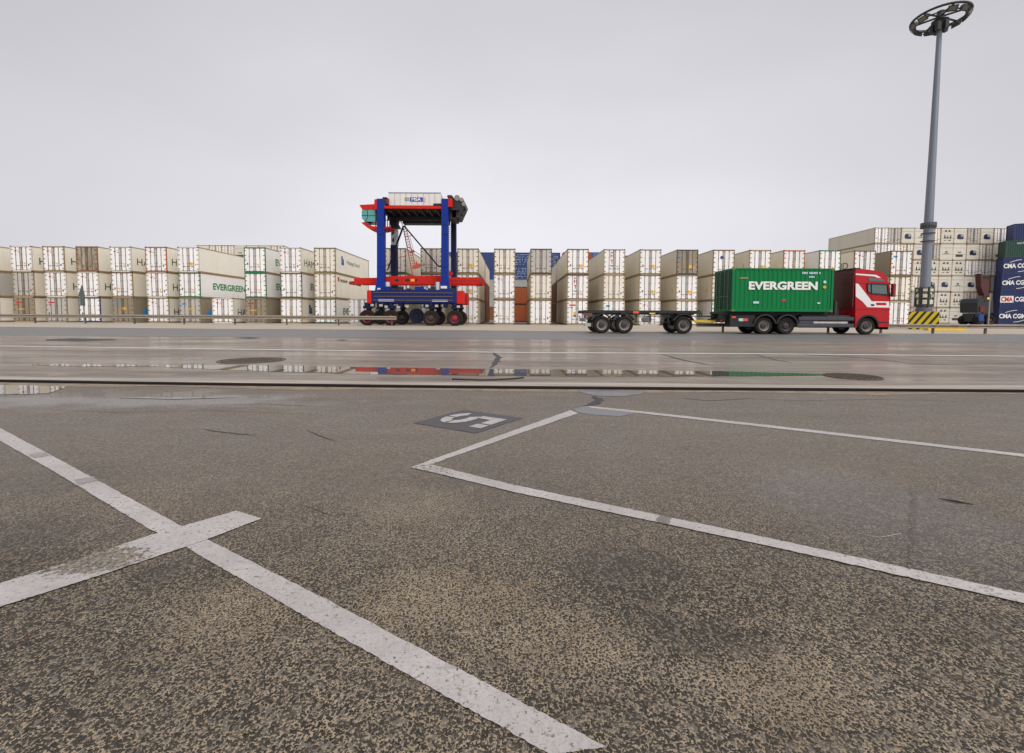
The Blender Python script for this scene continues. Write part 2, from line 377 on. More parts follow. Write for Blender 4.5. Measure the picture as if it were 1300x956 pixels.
def sheet(name, f0, f1, z, m, xs=None):
    mb = MB(); xs = xs or xs_dense()
    vs = [(x, f0(x), z) for x in xs] + [(x, f1(x), z) for x in xs]; n = len(xs)
    mb.add(vs, [(i, i+1, n+i+1, n+i) for i in range(n-1)]); return struct(name, mb, m)
mb = MB().add([(-4000, -300, -.02), (4000, -300, -.02), (4000, 5000, -.02), (-4000, 5000, -.02)], [(0, 1, 2, 3)])
struct('ground', mb, G['yard'])
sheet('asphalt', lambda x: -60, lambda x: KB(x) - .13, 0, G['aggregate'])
sheet('concrete_apron', lambda x: KB(x) + .05, lambda x: RB(x), 0, G['wet'])
sheet('concrete_edging', lambda x: KB(x) + .05, lambda x: KB(x) + .50 + .05*math.sin(x), .004, G['edging'])
sheet('concrete_edging', lambda x: KB(x) - .34 - .06*math.sin(x*1.7) - .05*math.sin(x*4.1), lambda x: KB(x) - .13, .003, mat('edge_stone', '8a7c6c', .8, spec=.1, dirt=.8, dirtcol='54493f', dscale=3, streak=False))
sheet('road', lambda x: RB(x), lambda x: VB(x), .004, G['road'])
sheet('verge', lambda x: VB(x), lambda x: 51.8, .012, G['verge'])
# steel kerb rail: low strip, near-black to paint in the shadow gap between surfaces
xs = xs_dense(); n = len(xs); mb = MB()
prof = [(-.13, -.02), (-.125, .028), (-.11, .034), (-.04, .034), (.05, .006), (.05, -.02)]
vs = [(x, KB(x) + a, z) for a, z in prof for x in xs]
mb.add(vs, [(k*n+i, k*n+i+1, (k+1)*n+i+1, (k+1)*n+i) for k in range(len(prof)-1) for i in range(n-1)])
struct('steel_kerb_shade', mb, G['steel'])
sheet('road_line', lambda x: LB(x) - .09, lambda x: LB(x) + .09, .006, mat('road_line_white', 'd4cfc8', .6, dirt=.45, dirtcol='8c857c', dscale=1))

def flat(name, pts, m, z=.004, world=False, rag=0.0, sub=1):
    P = [Vector((p[0], p[1], 0)) if world else gp(*p) for p in pts]
    if sub > 1:
        Q = []
        for i in range(len(P)):
            a, b = P[i], P[(i+1) % len(P)]
            for k in range(sub):
                q = a.lerp(b, k/sub)
                if rag:
                    nrm = Vector((-(b-a).y, (b-a).x, 0)); nrm.normalize(); q = q + nrm*random.uniform(-rag, rag)
                Q.append(q)
        P = Q
    mb = MB().add([(p.x, p.y, z) for p in P], [tuple(range(len(P)))]); o = struct(name, mb, m); return o
PT = G['paint']
A_up = [(-90, 487), (0, 543.7), (105, 600), (225, 666), (420, 765), (610, 865), (770, 950)]
A_lo = [(700, 960), (530, 865), (360, 768), (235, 695), (190, 672.5), (70, 600), (0, 560), (-90, 497)]
flat('bay_line', A_up + A_lo, PT, .004, sub=40, rag=.0022)
B_up = [(-160, 790), (0, 742), (100, 711), (190, 681), (300, 649.5)]
B_lo = [(332, 659.5), (260, 687), (130, 731), (0, 772), (-160, 826)]
flat('bay_line', B_up + B_lo, PT, .0055, sub=40, rag=.0022)
flat('bay_line', [(521, 594), (724, 521), (734, 525), (566, 583.5), (548, 590.5)][:5], PT, .004, sub=30, rag=.0045)
flat('bay_line', [(521, 594.6), (549, 591), (650, 616), (975, 684), (1300, 755), (1500, 798), (1500, 811), (1300, 767.5), (975, 694), (650, 625), (560, 603)], PT, .0055, sub=40, rag=.003)
flat('bay_line', [(746, 515.6), (800, 521), (975, 540), (1300, 577), (1500, 599), (1500, 603.5), (1300, 580.5), (975, 543.2), (800, 523.5), (750, 518)], PT, .004, sub=30, rag=.0045)
# bay number: dark square with the stencilled digit
A, B, D = gp(525, 537.5), gp(588, 520.5), gp(604, 550.5)
sq = [A, B, gp(663.5, 531), D]
mb = MB().add([(p.x, p.y, .004) for p in sq], [(0, 1, 2, 3)]); struct('bay_number_square', mb, mat('square_paint', '4b4a4c', .6, spec=.3, dirt=.5, dirtcol='403d40', dscale=9, streak=False))
eY, eX = (D - A), (A - B)
def loc5(x, y): p = B + eX*x + eY*y*1.02; return (p.x, p.y, .008)
mb = MB()
def poly5(pts): mb.add([loc5(*p) for p in pts], [tuple(range(len(pts)))])
poly5([(.62, .72), (.80, .72), (.80, .90), (.62, .90)])          # top bar, near end
poly5([(.22, .74), (.58, .74), (.58, .90), (.22, .90)])
poly5([(.22, .52), (.36, .52), (.36, .735), (.22, .735)])        # upright
def arc5(a0, a1, n=9, cx=.46, cy=.33, ro=(.32, .22), ri=(.16, .085)):
    o = [(cx + ro[0]*math.cos(math.radians(a0+(a1-a0)*k/n)), cy + ro[1]*math.sin(math.radians(a0+(a1-a0)*k/n))) for k in range(n+1)]
    i = [(cx + ri[0]*math.cos(math.radians(a0+(a1-a0)*k/n)), cy + ri[1]*math.sin(math.radians(a0+(a1-a0)*k/n))) for k in range(n+1)]
    for k in range(n): poly5([o[k], o[k+1], i[k+1], i[k]])
arc5(128, 6); arc5(-4, -84); arc5(-92, -165)
struct('bay_number_digit', mb, PT)

# puddles: thin water lying in the dips
def puddle(top, bot, z, n=150, amp=.5, seed=1):
    rnd = random.Random(seed)
    def itp(L_, x):
        for a, b in zip(L_, L_[1:]):
            if a[0] <= x <= b[0]: return a[1] + (b[1]-a[1])*(x-a[0])/(b[0]-a[0])
        return L_[-1][1]
    x0, x1 = top[0][0], top[-1][0]; mb = MB(); vs = []
    w1 = [rnd.uniform(-1, 1) for _ in range(n+9)]; w2 = [rnd.uniform(-1, 1) for _ in range(n+9)]
    for i in range(n+1):
        x = x0 + (x1-x0)*i/n; e = min(1, 8*min(i, n-i)/n)
        a = itp(top, x) + amp*e*(w1[i]+w1[i+1]+w1[i+3])/3; b = itp(bot, x) + amp*e*(w2[i]+w2[i+1]+w2[i+3])/3
        if b < a + .05: b = a + .05
        for y in (a, b):
            p = gp(x, y); vs.append((p.x, p.y, z))
    mb.add(vs, [(2*i, 2*i+2, 2*i+3, 2*i+1) for i in range(n)]); return struct('water', mb, G['water'])
puddle([(210, 463.4), (320, 463.8), (450, 466), (610, 468.7), (750, 469.8), (900, 471.4), (1010, 474), (1062, 476)],
       [(210, 466.5), (320, 471), (450, 475), (610, 477.2), (750, 478), (900, 478), (1010, 477.6), (1062, 476.2)], .0045)
puddle([(40, 462.8), (110, 462.6), (200, 463.6)], [(40, 463.8), (110, 465.4), (200, 465)], .0045, 50, .5, 3)
puddle([(-120, 486.6), (0, 488.6), (84, 491.2)], [(-120, 502), (0, 501.5), (60, 500), (84, 492)], .0052, 60, .5, 4)
flat('cement_patch', [(731, 496), (775, 495.6), (820, 497), (812, 501), (790, 503.5), (760, 503), (745, 500.5)], G['cement'], .0045, sub=5, rag=.008)
puddle([(150, 505), (300, 504.2)], [(150, 505.4), (220, 507.2), (300, 504.7)], .0052, 40, .3, 6)
flat('cement_patch', [(728, 519.5), (745, 515.2), (790, 520), (812, 524.2), (785, 529), (750, 526.6), (733, 523.6)], G['cement'], .003, sub=5, rag=.008)
flat('tar_patch', [(58, 431), (90, 429.7), (146, 430.7), (148, 432), (100, 433.5), (60, 432.6)], G['tar'], .003, sub=4, rag=.05)
flat('tar_patch', [(296, 429), (318, 428.2), (333, 429.2), (318, 430.2)], G['tar'], .006, sub=3, rag=.05)
flat('tar_patch', [(428, 431.8), (434, 431.2), (441, 431.9), (434, 432.6)], G['tar'], .006, sub=3, rag=.03)
# cracks and sealed joints
def crack(pts, wd, m=G['tar'], z=.0035, name='crack'):
    P = [gp(*p) for p in pts]; Q = []
    for a, b in zip(P, P[1:]):
        for k in range(6): Q.append(a.lerp(b, k/6) + Vector((random.uniform(-1, 1), random.uniform(-1, 1), 0))*wd*.35)
    Q.append(P[-1]); vs = []
    for i, q in enumerate(Q):
        d = (Q[min(i+1, len(Q)-1)] - Q[max(0, i-1)]).normalized(); nn = Vector((-d.y, d.x, 0)); s = wd/2*min(1, .25 + 3*min(i, len(Q)-1-i)/len(Q))
        vs += [tuple(q + nn*s + Vector((0, 0, z))), tuple(q - nn*s + Vector((0, 0, z)))]
    mb = MB().add(vs, [(2*i, 2*i+1, 2*i+3, 2*i+2) for i in range(len(Q)-1)]); return struct(name, mb, m)
crack([(752, 503), (762, 508), (755, 513), (742, 516)], .10)
crack([(622, 446), (634, 453), (630, 460), (622, 467)], .13)
crack([(840, 450), (870, 458), (905, 464)], .09); crack([(990, 449), (1060, 452), (1120, 456)], .08); crack([(950, 448), (985, 457), (1005, 461)], .06)
crack([(1100, 455), (1160, 462), (1240, 464)], .05); crack([(700, 476), (735, 471), (760, 470)], .03)
crack([(258, 545), (275, 548), (300, 551), (325, 553)], .018); crack([(390, 547), (405, 553), (425, 560)], .012)
# dark rubber marks over the painted line
for pts in ([(38, 577.5), (58, 575), (64, 579), (44, 582)], [(92, 610), (118, 606), (126, 611), (100, 616)]):
    flat('tyre_mark', pts, mat('scuff', '8b8581', .7, dirt=.7, dirtcol='5f5a56', dscale=20, streak=False), .0062, sub=6, rag=.012)
flat('tyre_mark', [(833, 661), (838, 655.5), (853, 658.5), (848, 667), (836, 664.5)], mat('scuff_dark', '66615e', .7, dirt=.6, dirtcol='8b8581', dscale=20, streak=False), .0075, sub=6, rag=.006)

for pts, w_ in (([(930, 505), (1010, 509), (1120, 507), (1280, 512)], .010), ([(60, 520), (150, 524), (260, 521), (420, 527)], .008), ([(250, 515), (330, 513), (420, 517)], .010), ([(860, 505), (900, 509), (960, 506)], .02), ([(1010, 690), (1050, 700), (1090, 720)], .004), ([(380, 640), (420, 655), (470, 650)], .004)):
    crack(pts, w_)
# ------------------------------------------------------------------ containers
LV = 2.896
PAL = dict(white='ece9e6', warm='e4dccd', beige='d8d0be', grey='b4afa8', grime='8f8471', brown='7b6a52', cream='e4ddca', palebeige='e4dccb', palecream='efe9da',  # last two: beige and cream with sunlight put into the colour
           rust='8a5a35', green='11713f', dgreen='2f5a35', blue='1f3f78', orange='b8682e', tan='a08a66', dark='3a3833', wf='cfc7b8', olive='7d7348')
def pm(kind, key):
    if kind == 'door': return mat('door_' + key, PAL[key], .42, dirt={'brown': .9, 'grime': .8}.get(key, .24), dirtcol='7a6547' if key != 'brown' else 'c9c2b4', dscale=1.6, var=.07)
    if kind == 'side': return mat('side_' + key, PAL[key], .45, dirt=.16, dirtcol='857660', dscale=.7, var=.06)
    if kind == 'frame': return mat('frame_' + key, PAL[key], .55, dirt=.5 if key not in ('green',) else .25, dirtcol='6a4c30', dscale=3, var=.1, streak=False)
M_bar = mat('locking_steel', '6b5b4a', .45, .3, dirt=.5, dirtcol='4a3423', dscale=3)
M_gask = mat('door_gasket', '3b332c', .7)
M_cast = mat('corner_casting', '6c5a45', .6, dirt=.6, dirtcol='3d2c1e')
M_blk = mat('black_rubber', '141414', .6)
M_red = mat('red_print', 'c0201c', .5); M_yel = mat('yellow_label', 'e0a816', .5); M_blu = mat('blue_print', '2f8fc4', .5); M_dbl = mat('dark_blue_print', '1c3b8e', .5)
M_grn = mat('green_print', '0c7a3c', .5); M_dk = mat('dark_print', '2b3a33', .5); M_wht = mat('white_print', 'e6e4de', .5); M_lwht = mat('light_label', 'b9c8d0', .5); M_br = mat('brown_label', '4f4636', .5)
CACHE = {}
def cm(key, fn):
    if key not in CACHE: CACHE[key] = fn()
    return CACHE[key]
HW = 1.219
def me_body(Ln, col):
    def f():
        mb = MB(); mb.box(-HW+.03, HW-.03, .10, Ln-.10, .16, LV-.06)
        for s in (-1, 1):                       # thin panel joints standing off the side skin
            k = 1
            while k*1.16 < Ln-.3:
                y = k*1.16; mb.box(s*(HW-.03) - .004, s*(HW-.03) + .004, y-.02, y+.02, .2, LV-.12); k += 1
        return mb.mesh('body', [pm('side', col)])
    return cm(('body', Ln, col), f)
def me_frame(Ln, col, side):
    def f():
        mb = MB(); p = .075
        for y0, y1 in ((0, .12), (Ln-.12, Ln)):
            for s in (-1, 1):
                mb.box(min(s*HW, s*(HW-p)), max(s*HW, s*(HW-p)), y0, y1, .12, LV-.12)
                for z in (0, LV-.118): mb.box(min(s*(HW+.003), s*(HW-.16)), max(s*(HW+.003), s*(HW-.16)), y0-.004 if y0 == 0 else y1-.18, .18 if y0 == 0 else y1+.004, z, z+.118, 2)
            mb.box(-HW+.16, HW-.16, y0+.01, y1-.01, .0, .17); mb.box(-HW+.16, HW-.16, y0+.01, y1-.01, LV-.115, LV-.012)
        for s in (-1, 1):
            mb.box(min(s*(HW-.005), s*(HW-.06)), max(s*(HW-.005), s*(HW-.06)), .18, Ln-.18, .02, .17, 1)
            mb.box(min(s*(HW-.005), s*(HW-.06)), max(s*(HW-.005), s*(HW-.06)), .18, Ln-.18, LV-.10, LV-.01, 1)
        return mb.mesh('frame', [pm('frame', col), pm('frame', side), M_cast])
    return cm(('frame', Ln, col, side), f)
DW = HW - .075 - .01
def me_door(col, s):
    def f():
        mb = MB(); x0, x1 = (-DW, -.012) if s < 0 else (.012, DW)
        mb.box(x0, x1, .03, .09, .19, LV-.14); xo = x0 if s < 0 else x1
        mb.box(min(x0, x1), max(x0, x1), .026, .032, .175, .20, 1); mb.box(min(x0, x1), max(x0, x1), .026, .032, LV-.15, LV-.13, 1)
        mb.box(x1-.02 if s < 0 else x0, x1 if s < 0 else x0+.02, .022, .031, .19, LV-.14, 1)
        for k in range(5):
            z = .38 + k*.53; mb.box(min(xo, xo - s*.16), max(xo, xo - s*.16), .008, .03, z-.04, z+.04, 1)
        return mb.mesh('door', [pm('door', col), M_gask])
    return cm(('door', col, s), f)
def me_bar(s, k):
    def f():
        mb = MB(); x = s*(.12 if k == 0 else .60); mb.cyl((x, 0, .14), (x, 0, LV-.11), .024, n=6)
        z = .66 if k == 0 else .64
        mb.box(x - .03, x + .30*(1 if s < 0 else -1) if s < 0 else x + .03, -.02, .0, z, z+.05) if s < 0 else mb.box(x - .30, x + .03, -.02, .0, z, z+.05)
        for zz in (.22, 1.0, 1.9, LV-.22): mb.box(x-.05, x+.05, -.012, .026, zz-.03, zz+.03)
        return mb.mesh('locking_bar', [M_bar])
    return cm(('bar', s, k), f)
def me_rect(w_, h_, m, key):
    return cm(('rect', w_, h_, key), lambda: MB().box(-w_/2, w_/2, -.006, 0, -h_/2, h_/2).mesh('label', [m]))
def me_star():
    def f():
        mb = MB(); P = [(-.20, .12), (.02, .10), (.20, .16), (.08, 0), (.02, -.20), (-.06, -.02)]
        mb.prism_y(P, -.006, 0); return mb.mesh('star', [M_red])
    return cm('star', f)
def decal(root, me, x, z, name='label', y=.024, rz=0):
    o = link(name, me, root, (x, y, z)); o.rotation_euler[2] = rz; return o
def doors(root, col, simple=False):
    for s in (-1, 1):
        d = link('door', me_door(col, s), root)
        for k in (0, 1): link('locking_bar', me_bar(s, k), d)
def marks(root, ms):
    for m in ms.split():
        if m == 'star': decal(root, me_star(), -.62, 2.28, 'emblem'); decal(root, me_rect(.16, .08, M_red, 'r'), -.28, 2.22); decal(root, me_rect(.12, .12, M_lwht, 'lw'), -.30, 2.45)
        if m == 'y': decal(root, me_rect(.17, .17, M_yel, 'y'), .36, .92)
        if m == 'yl': decal(root, me_rect(.17, .17, M_yel, 'y'), -.40, 1.0)
        if m == 'b': decal(root, me_rect(.14, .24, M_br, 'br'), -.84, 1.02)
        if m == 'br': decal(root, me_rect(.14, .22, M_br, 'br'), .82, .76)
        if m == 'yy': decal(root, me_rect(.34, .36, M_yel, 'Y'), .32, .95); decal(root, me_rect(.18, .17, M_yel, 'y'), .80, .86)
        if m == 'yv': decal(root, me_rect(.2, .2, M_yel, 'y2'), -.12, 1.55); decal(root, me_rect(.2, .2, M_yel, 'y2'), -.12, 1.2)
        if m == 'dia':
            o = decal(root, me_rect(.36, .36, M_yel, 'D'), .16, 1.62); o.rotation_euler[1] = math.radians(45)
        if m == 'bl': decal(root, me_rect(.46, .22, M_blu, 'B'), -.70, 2.2)
        if m == 'rt': decal(root, me_rect(.72, .14, M_red, 'rt'), -.55, 2.28); decal(root, me_rect(.3, .1, M_red, 'rt2'), -.70, 2.02)
        if m == 'yb': decal(root, me_rect(.26, .30, M_yel, 'yb'), -.30, 1.35); decal(root, me_rect(.26, .22, M_br, 'yb2'), -.30, 1.05)
        if m == 'yw': decal(root, me_rect(.8, .12, M_yel, 'yw'), -.3, 1.5)
        if m == 'ge': decal(root, me_rect(.2, .1, M_grn, 'g'), .70, 2.1)
        if m == 'rnd':
            o = decal(root, cm('rnd', lambda: MB().cyl((0, -.006, 0), (0, 0, 0), .2, n=16).mesh('emblem', [M_dbl])), -.22, 2.0, 'emblem')
        if m == 'ht':
            for z, c, mm in ((2.42, None, M_dbl), (.92+.0, None, M_dbl)): pass
            decal(root, me_rect(.36, .10, M_dbl, 'hb'), -.28, 2.48); decal(root, me_rect(.36, .10, M_dbl, 'hb'), -.28, 1.00)
            for ch, z in (('H', 1.92), ('T', 1.28)):
                def f(ch=ch):
                    vs, fs = text_mb(ch, .36, .42, .03); return MB().add(vs, fs).mesh('lettering', [M_red], fixn=False)
                decal(root, cm('ht' + ch, f), -.46, z, 'lettering', .016)
def me_side_text(s, L_, H_, m, key, side, bold=.012):
    """lettering for a side wall; side=+1: on +x wall reading towards +y; -1: on -x wall reading towards -y"""
    def f():
        vs, fs = text_mb(s, L_, H_, bold)
        if side > 0: vs = [(.0, x, z) for x, _, z in vs]
        else: vs = [(.0, -x, z) for x, _, z in vs]
        return MB().add(vs, fs).mesh('lettering', [m], fixn=False)
    return cm(('st', s, L_, H_, key, side), f)
def side_marks(root, st, side, Ln):
    X = side*(HW - .018)
    def put(me, y, z, name='lettering'): link(name, me, root, (X, y, z))
    for q in st.split():
        if side > 0: y0 = lambda a: a
        if q == 'HAM':
            put(me_side_text('HAMBURG SÜD', 9.2, .86 if 0 else .98, M_dk, 'hs', side, .0), (.85 if side > 0 else 10.2), .86)
        if q == 'EV': put(me_side_text('EVERGREEN', 6.6, .80, M_grn, 'ev', side, .03), (2.3 if side > 0 else 9.2), 1.05)
        if q == 'HL':
            put(me_side_text('Hapag-Lloyd', 4.6, .62, M_dk, 'hl', side, 0), 3.7 if side > 0 else 8.2, 1.30)
            put(cm(('hlb', side), lambda: MB().box(-.004, .004, 0, .75, 0, .3).box(-.004, .004, .35, .75, .3, .75).box(-.004, .004, 0, .4, .75, 1.05).box(-.004, .004, 0, .25, .3, .9).mesh('emblem', [M_dbl])), 1.9 if side > 0 else 9.0, 1.15, 'emblem')
        if q == 'TEX':
            put(me_side_text('textainer', 2.4, .42, M_dk, 'tx', side, .02), 1.5, 2.0)
            put(cm(('txr', side), lambda: MB().box(-.004, .004, 0, .45, 0, .5).mesh('emblem', [M_red])), .75, 2.02, 'emblem')
        if q == 'GE': put(me_side_text('GE', 1.5, .75, M_red, 'ge', side, .04), 1.9, 1.75); put(me_side_text('SEACO', 3.2, .7, M_grn, 'gs', side, .03), 3.6, 1.75)
        if q == 'RB': put(cm(('rb', side), lambda: MB().box(-.004, .004, 0, 1.0, 0, 1.9).mesh('panel_mark', [M_red])), 2.4, .5, 'panel_mark')
        if q == 'BD':
            put(cm(('bd', side), lambda: MB().add([(0, 0, 0), (0, .9, 0), (0, 2.6, 1.5), (0, 1.7, 1.5)], [(0, 1, 2, 3)]).mesh('stripe', [M_blu], fixn=False)), 1.0, .9, 'stripe')
        if q == 'CR': put(cm(('cr', side), lambda: MB().box(-.004, .004, 0, .5, 0, 1.0).box(-.004, .004, .5, 1.3, 0, .25).box(-.004, .004, .5, 1.3, .75, 1.0).mesh('emblem', [M_red])), 4.6, .55, 'emblem')
        if q == 'VT': put(cm(('vt', side), lambda: MB().box(-.004, .004, 0, .18, 0, 1.6).box(-.004, .004, 1.0, 1.7, .2, .55).mesh('emblem', [M_dk])), 1.5, .45, 'emblem')
        if q == 'Y': put(me_rect_side(.2, .5, M_yel, 'sy'), 1.3, .95, 'label')
        if q == 'P': put(me_rect_side(.9, .45, M_lwht, 'sp'), 1.0, .9, 'label')
def me_rect_side(a, b, m, key):
    return cm(('rs', key), lambda: MB().box(-.004, .004, 0, a, 0, b).mesh('label', [m]))
def ordn(n):
    return ['first','second','third','fourth','fifth','sixth','seventh','eighth','ninth','tenth','eleventh','twelfth','thirteenth','fourteenth','fifteenth','sixteenth','seventeenth','eighteenth','nineteenth','twentieth','twenty-first','twenty-second','twenty-third','twenty-fourth','twenty-fifth','twenty-sixth','twenty-seventh','twenty-eighth'][n-1]
def reefer(x, y, z, label, group, door='white', frame='wf', side='warm', rail='tan', ms='', st='', vis=1, Ln=12.19, rz=0, cat='container'):
    t = thing('shipping_container', label, cat, (x, y, z), rz, group)
    link('body', me_body(Ln, side), t); link('frame', me_frame(Ln, frame, rail), t); doors(t, door); marks(t, ms); side_marks(t, st, vis, Ln)
    return t

# front row: pixel left edge of the door end, then the levels from the ground up:
# (door, frame, side, marks, side lettering, word for the label)
ROW_Y = 52.5
FR = [
 (-30, [('white','wf','warm','y','RB','with a red panel on its side'), ('white','orange','grey','y','','with an orange frame'), ('white','wf','cream','star','GE','with red and green side lettering')]),
 (15.5, [('grime','tan','beige','yw rt','','with yellow and red marks'), ('grey','tan','beige','br','VT','with grey doors'), ('white','wf','cream','star y br','HAM','with a red emblem')]),
 (57, [('grey','grime','beige','rt b','','with plain grey doors'), ('white','wf','cream','star y br','HAM','with a red emblem'), ('white','tan','cream','star y br','HAM','with a rusty right post')]),
 (98.5, [('white','blue','beige','y b','','with a dark blue frame'), ('white','wf','cream','star y br','HAM','with a red emblem'), ('brown','rust','cream','yl','','with rusty brown stained doors')]),
 (141.5, [('grime','grime','grime','bl dia','BD','with dull brown doors'), ('white','tan','beige','yl b','','with stained white doors'), ('white','wf','cream','star y br','HAM','with a red emblem')]),
 (185.5, [('white','tan','cream','star y br','HAM','with a red emblem'), ('white','wf','cream','star y br','HAM','with a red emblem'), ('white','orange','cream','star br','HAM','with an orange frame')]),
 (226.5, [('grey','grime','grime','bl dia','BD','with dull grey doors and a yellow diamond'), ('white','green','white','b y','EV','with a green frame and green lettering'), ('white','wf','warm','yy','','with a large orange label')]),
 (269, [('white','wf','cream','star y br','HAM','with a red emblem')]),
 (311, [('grime','grime','grime','rt yw','CR','with dirty doors and red lettering'), ('white','green','white','b y','EV','with a green frame'), ('white','green','white','b y','EV','with a green frame')]),
 (356, [('white','tan','beige','yv','HL','with two yellow labels'), ('white','dgreen','white','b','EV','with a dark green frame'), ('white','wf','cream','star y br','HAM','with a red emblem')]),
 (399, [('white','dgreen','white','b','EV','with a green sill'), ('warm','tan','cream','br','TEX','with cream stained doors'), ('warm','olive','warm','b yl','HL','with a blue side emblem')]),
 (442.5, [('white','wf','beige','b','EV','with plain white doors')]),
 (488.7, [('white','tan','beige','y','','with a yellow label'), ('white','dgreen','beige','b','','with a green sill'), ('warm','dgreen','beige','yl b','','with a green header')]),
 (534.3, [('white','tan','beige','y','','with a yellow label'), ('white','tan','cream','b','','with plain stained doors'), ('warm','tan','beige','b yl','','with tan stained doors')]),
 (580.3, [('white','tan','beige','y br','','with a yellow label'), ('white','tan','beige','yy','','with a large orange label'), ('warm','olive','beige','b yy','','with an olive frame')]),
 (627, [('white','tan','beige','b yl y','','with three small labels'), ('white','tan','beige','star br','','with a red emblem'), ('warm','olive','beige','b yl','','with a rusty olive frame')]),
 (673.3, [('white','tan','beige','br','','with plain doors'), ('warm','tan','beige','br','','with cream stained doors'), ('grey','dark','beige','','','with plain grey doors')]),
 (720, [('white','tan','beige','rt yb','','with red lettering'), ('white','tan','beige','ht y','','with large red letters'), ('white','rust','cream','b yy','','with a rusty frame')]),
 (766, [('white','wf','beige','bl','','with a blue label'), ('warm','tan','beige','br','','with plain cream doors'), ('white','tan','beige','ht y','','with large red letters')]),
 (812, [('white','wf','beige','star','','with a red emblem'), ('white','tan','beige','b yy','','with a large orange label'), ('white','tan','beige','b yy','','with a large orange label')]),
 (858.5, [('white','tan','beige','','','with plain doors'), ('white','tan','beige','b yy','Y','with a large orange label'), ('grime','dark','beige','bl yy','','with dirty doors and a blue label')]),
 (904.5, [('white','green','white','b','EV','with a green frame'), ('warm','tan','beige','b','Y','with plain cream doors'), ('white','rust','beige','rnd','','with a round blue emblem')]),
 (950.5, [('white','wf','beige','','','with plain white doors'), ('warm','tan','beige','y','','with a yellow label'), ('white','tan','beige','yy','Y','with a large orange label')]),
 (994, [('white','tan','beige','','','with plain white doors'), ('white','rust','beige','y','','with a yellow label'), ('white','orange','cream','yv','','with a rusty orange frame')]),
 (1039, [('white','wf','beige','y','','with a yellow label'), ('white','tan','beige','b','','with plain stained doors'), ('white','green','white','y','EV','with a green frame')]),
 (1083, [('white','wf','beige','','','with plain white doors'), ('white','tan','beige','y','','with a yellow label'), ('white','rust','cream','star','HAM','with a red emblem')]),
 (1129.5, [('white','wf','beige','y','','with clean white doors'), ('warm','olive','beige','y b','','with yellowish stained doors'), ('white','rust','grime','bl b','','with a pale blue label')]),
]
rr = random.Random(5)
LVN = ['bottom', 'middle', 'top']
for i, (px, levels) in enumerate(FR):
    for k, (dc, fc, sc_, ms, st, wd) in enumerate(levels):
        x = XA(px, ROW_Y, 365) + 1.22 + rr.uniform(-.04, .04); y = ROW_Y + rr.uniform(-.07, .07)
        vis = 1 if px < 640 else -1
        if vis > 0: sc_ = {'beige': 'palebeige', 'cream': 'palecream', 'warm': 'palecream'}.get(sc_, sc_)  # lit copies: side walls turned to the sun get a lighter colour
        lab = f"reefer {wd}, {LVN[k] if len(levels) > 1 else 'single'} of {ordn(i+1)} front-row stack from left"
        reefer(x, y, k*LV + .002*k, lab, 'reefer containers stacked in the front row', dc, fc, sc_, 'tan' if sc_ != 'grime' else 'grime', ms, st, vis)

# second rank behind the gaps in the middle
def corr_mesh(Ln, col, key):
    """corrugated dry box: body with trapezoid ribs on both long sides"""
    def f():
        mb = MB(); H = LV
        mb.box(-HW+.05, HW-.05, .06, Ln-.06, .15, H-.06); p = .28; n = int((Ln-.3)/p)
        for s in (-1, 1):
            for k in range(n):
                y = .16 + k*p; a = s*(HW-.05); b_ = s*(HW-.012)
                mb.add([(a, y, .16), (b_, y+.05, .16), (b_, y+.14, .16), (a, y+.19, .16), (a, y, H-.1), (b_, y+.05, H-.1), (b_, y+.14, H-.1), (a, y+.19, H-.1)],
                       [(0, 1, 5, 4), (1, 2, 6, 5), (2, 3, 7, 6), (0, 3, 2, 1), (4, 5, 6, 7)])
        return mb.mesh('body', [mat('box_' + key, col, .5, dirt=.3, dirtcol='5b4636', dscale=1.2, var=.08)])
    return cm(('corr', Ln, key), f)
def me_cframe(Ln, col, key):
    def f():
        mb = MB(); p = .11
        for y0, y1 in ((0, .12), (Ln-.12, Ln)):
            for s in (-1, 1):
                mb.box(min(s*HW, s*(HW-p)), max(s*HW, s*(HW-p)), y0, y1, .0, LV)
            mb.box(-HW+p, HW-p, y0+.005, y1-.005, .0, .17); mb.box(-HW+p, HW-p, y0+.005, y1-.005, LV-.12, LV-.003)
        for s in (-1, 1):
            mb.box(min(s*(HW-.003), s*(HW-.08)), max(s*(HW-.003), s*(HW-.08)), .12, Ln-.12, .01, .17)
            mb.box(min(s*(HW-.003), s*(HW-.08)), max(s*(HW-.003), s*(HW-.08)), .12, Ln-.12, LV-.10, LV-.006)
        return mb.mesh('frame', [mat('box_' + key, col, .5, dirt=.3, dirtcol='5b4636', dscale=1.2, var=.08)])
    return cm(('cframe', Ln, key), f)
def dry_box(x, y, z, label, group, col, key, Ln=12.19, rz=0, scz=1):
    t = thing('shipping_container', label, 'container', (x, y, z), rz, group)
    link('body', corr_mesh(Ln, col, key), t); link('frame', me_cframe(Ln, '2f1c15' if key == 'orangebrown' else col, key + ('frame' if key == 'orangebrown' else '')), t)  # orange-brown boxes: dark frame colour paints the shadow band between levels
    for s in (-1, 1):
        def f(s=s):
            mb = MB(); x0, x1 = sorted((s*.012, s*(HW-.12))); mb.box(x0, x1, .05, .075, .18, LV-.13)
            for k in range(3): mb.box(x0+.06, x1-.06, .035, .05, .35+k*.8, .85+k*.8)
            for q in (.3, .75): mb.cyl((s*q, .03, .1), (s*q, .03, LV-.1), .022, n=6)
            return mb.mesh('door', [mat('box_' + key, col)])
        link('door', cm(('cdoor', s, key), f), t)
    return t
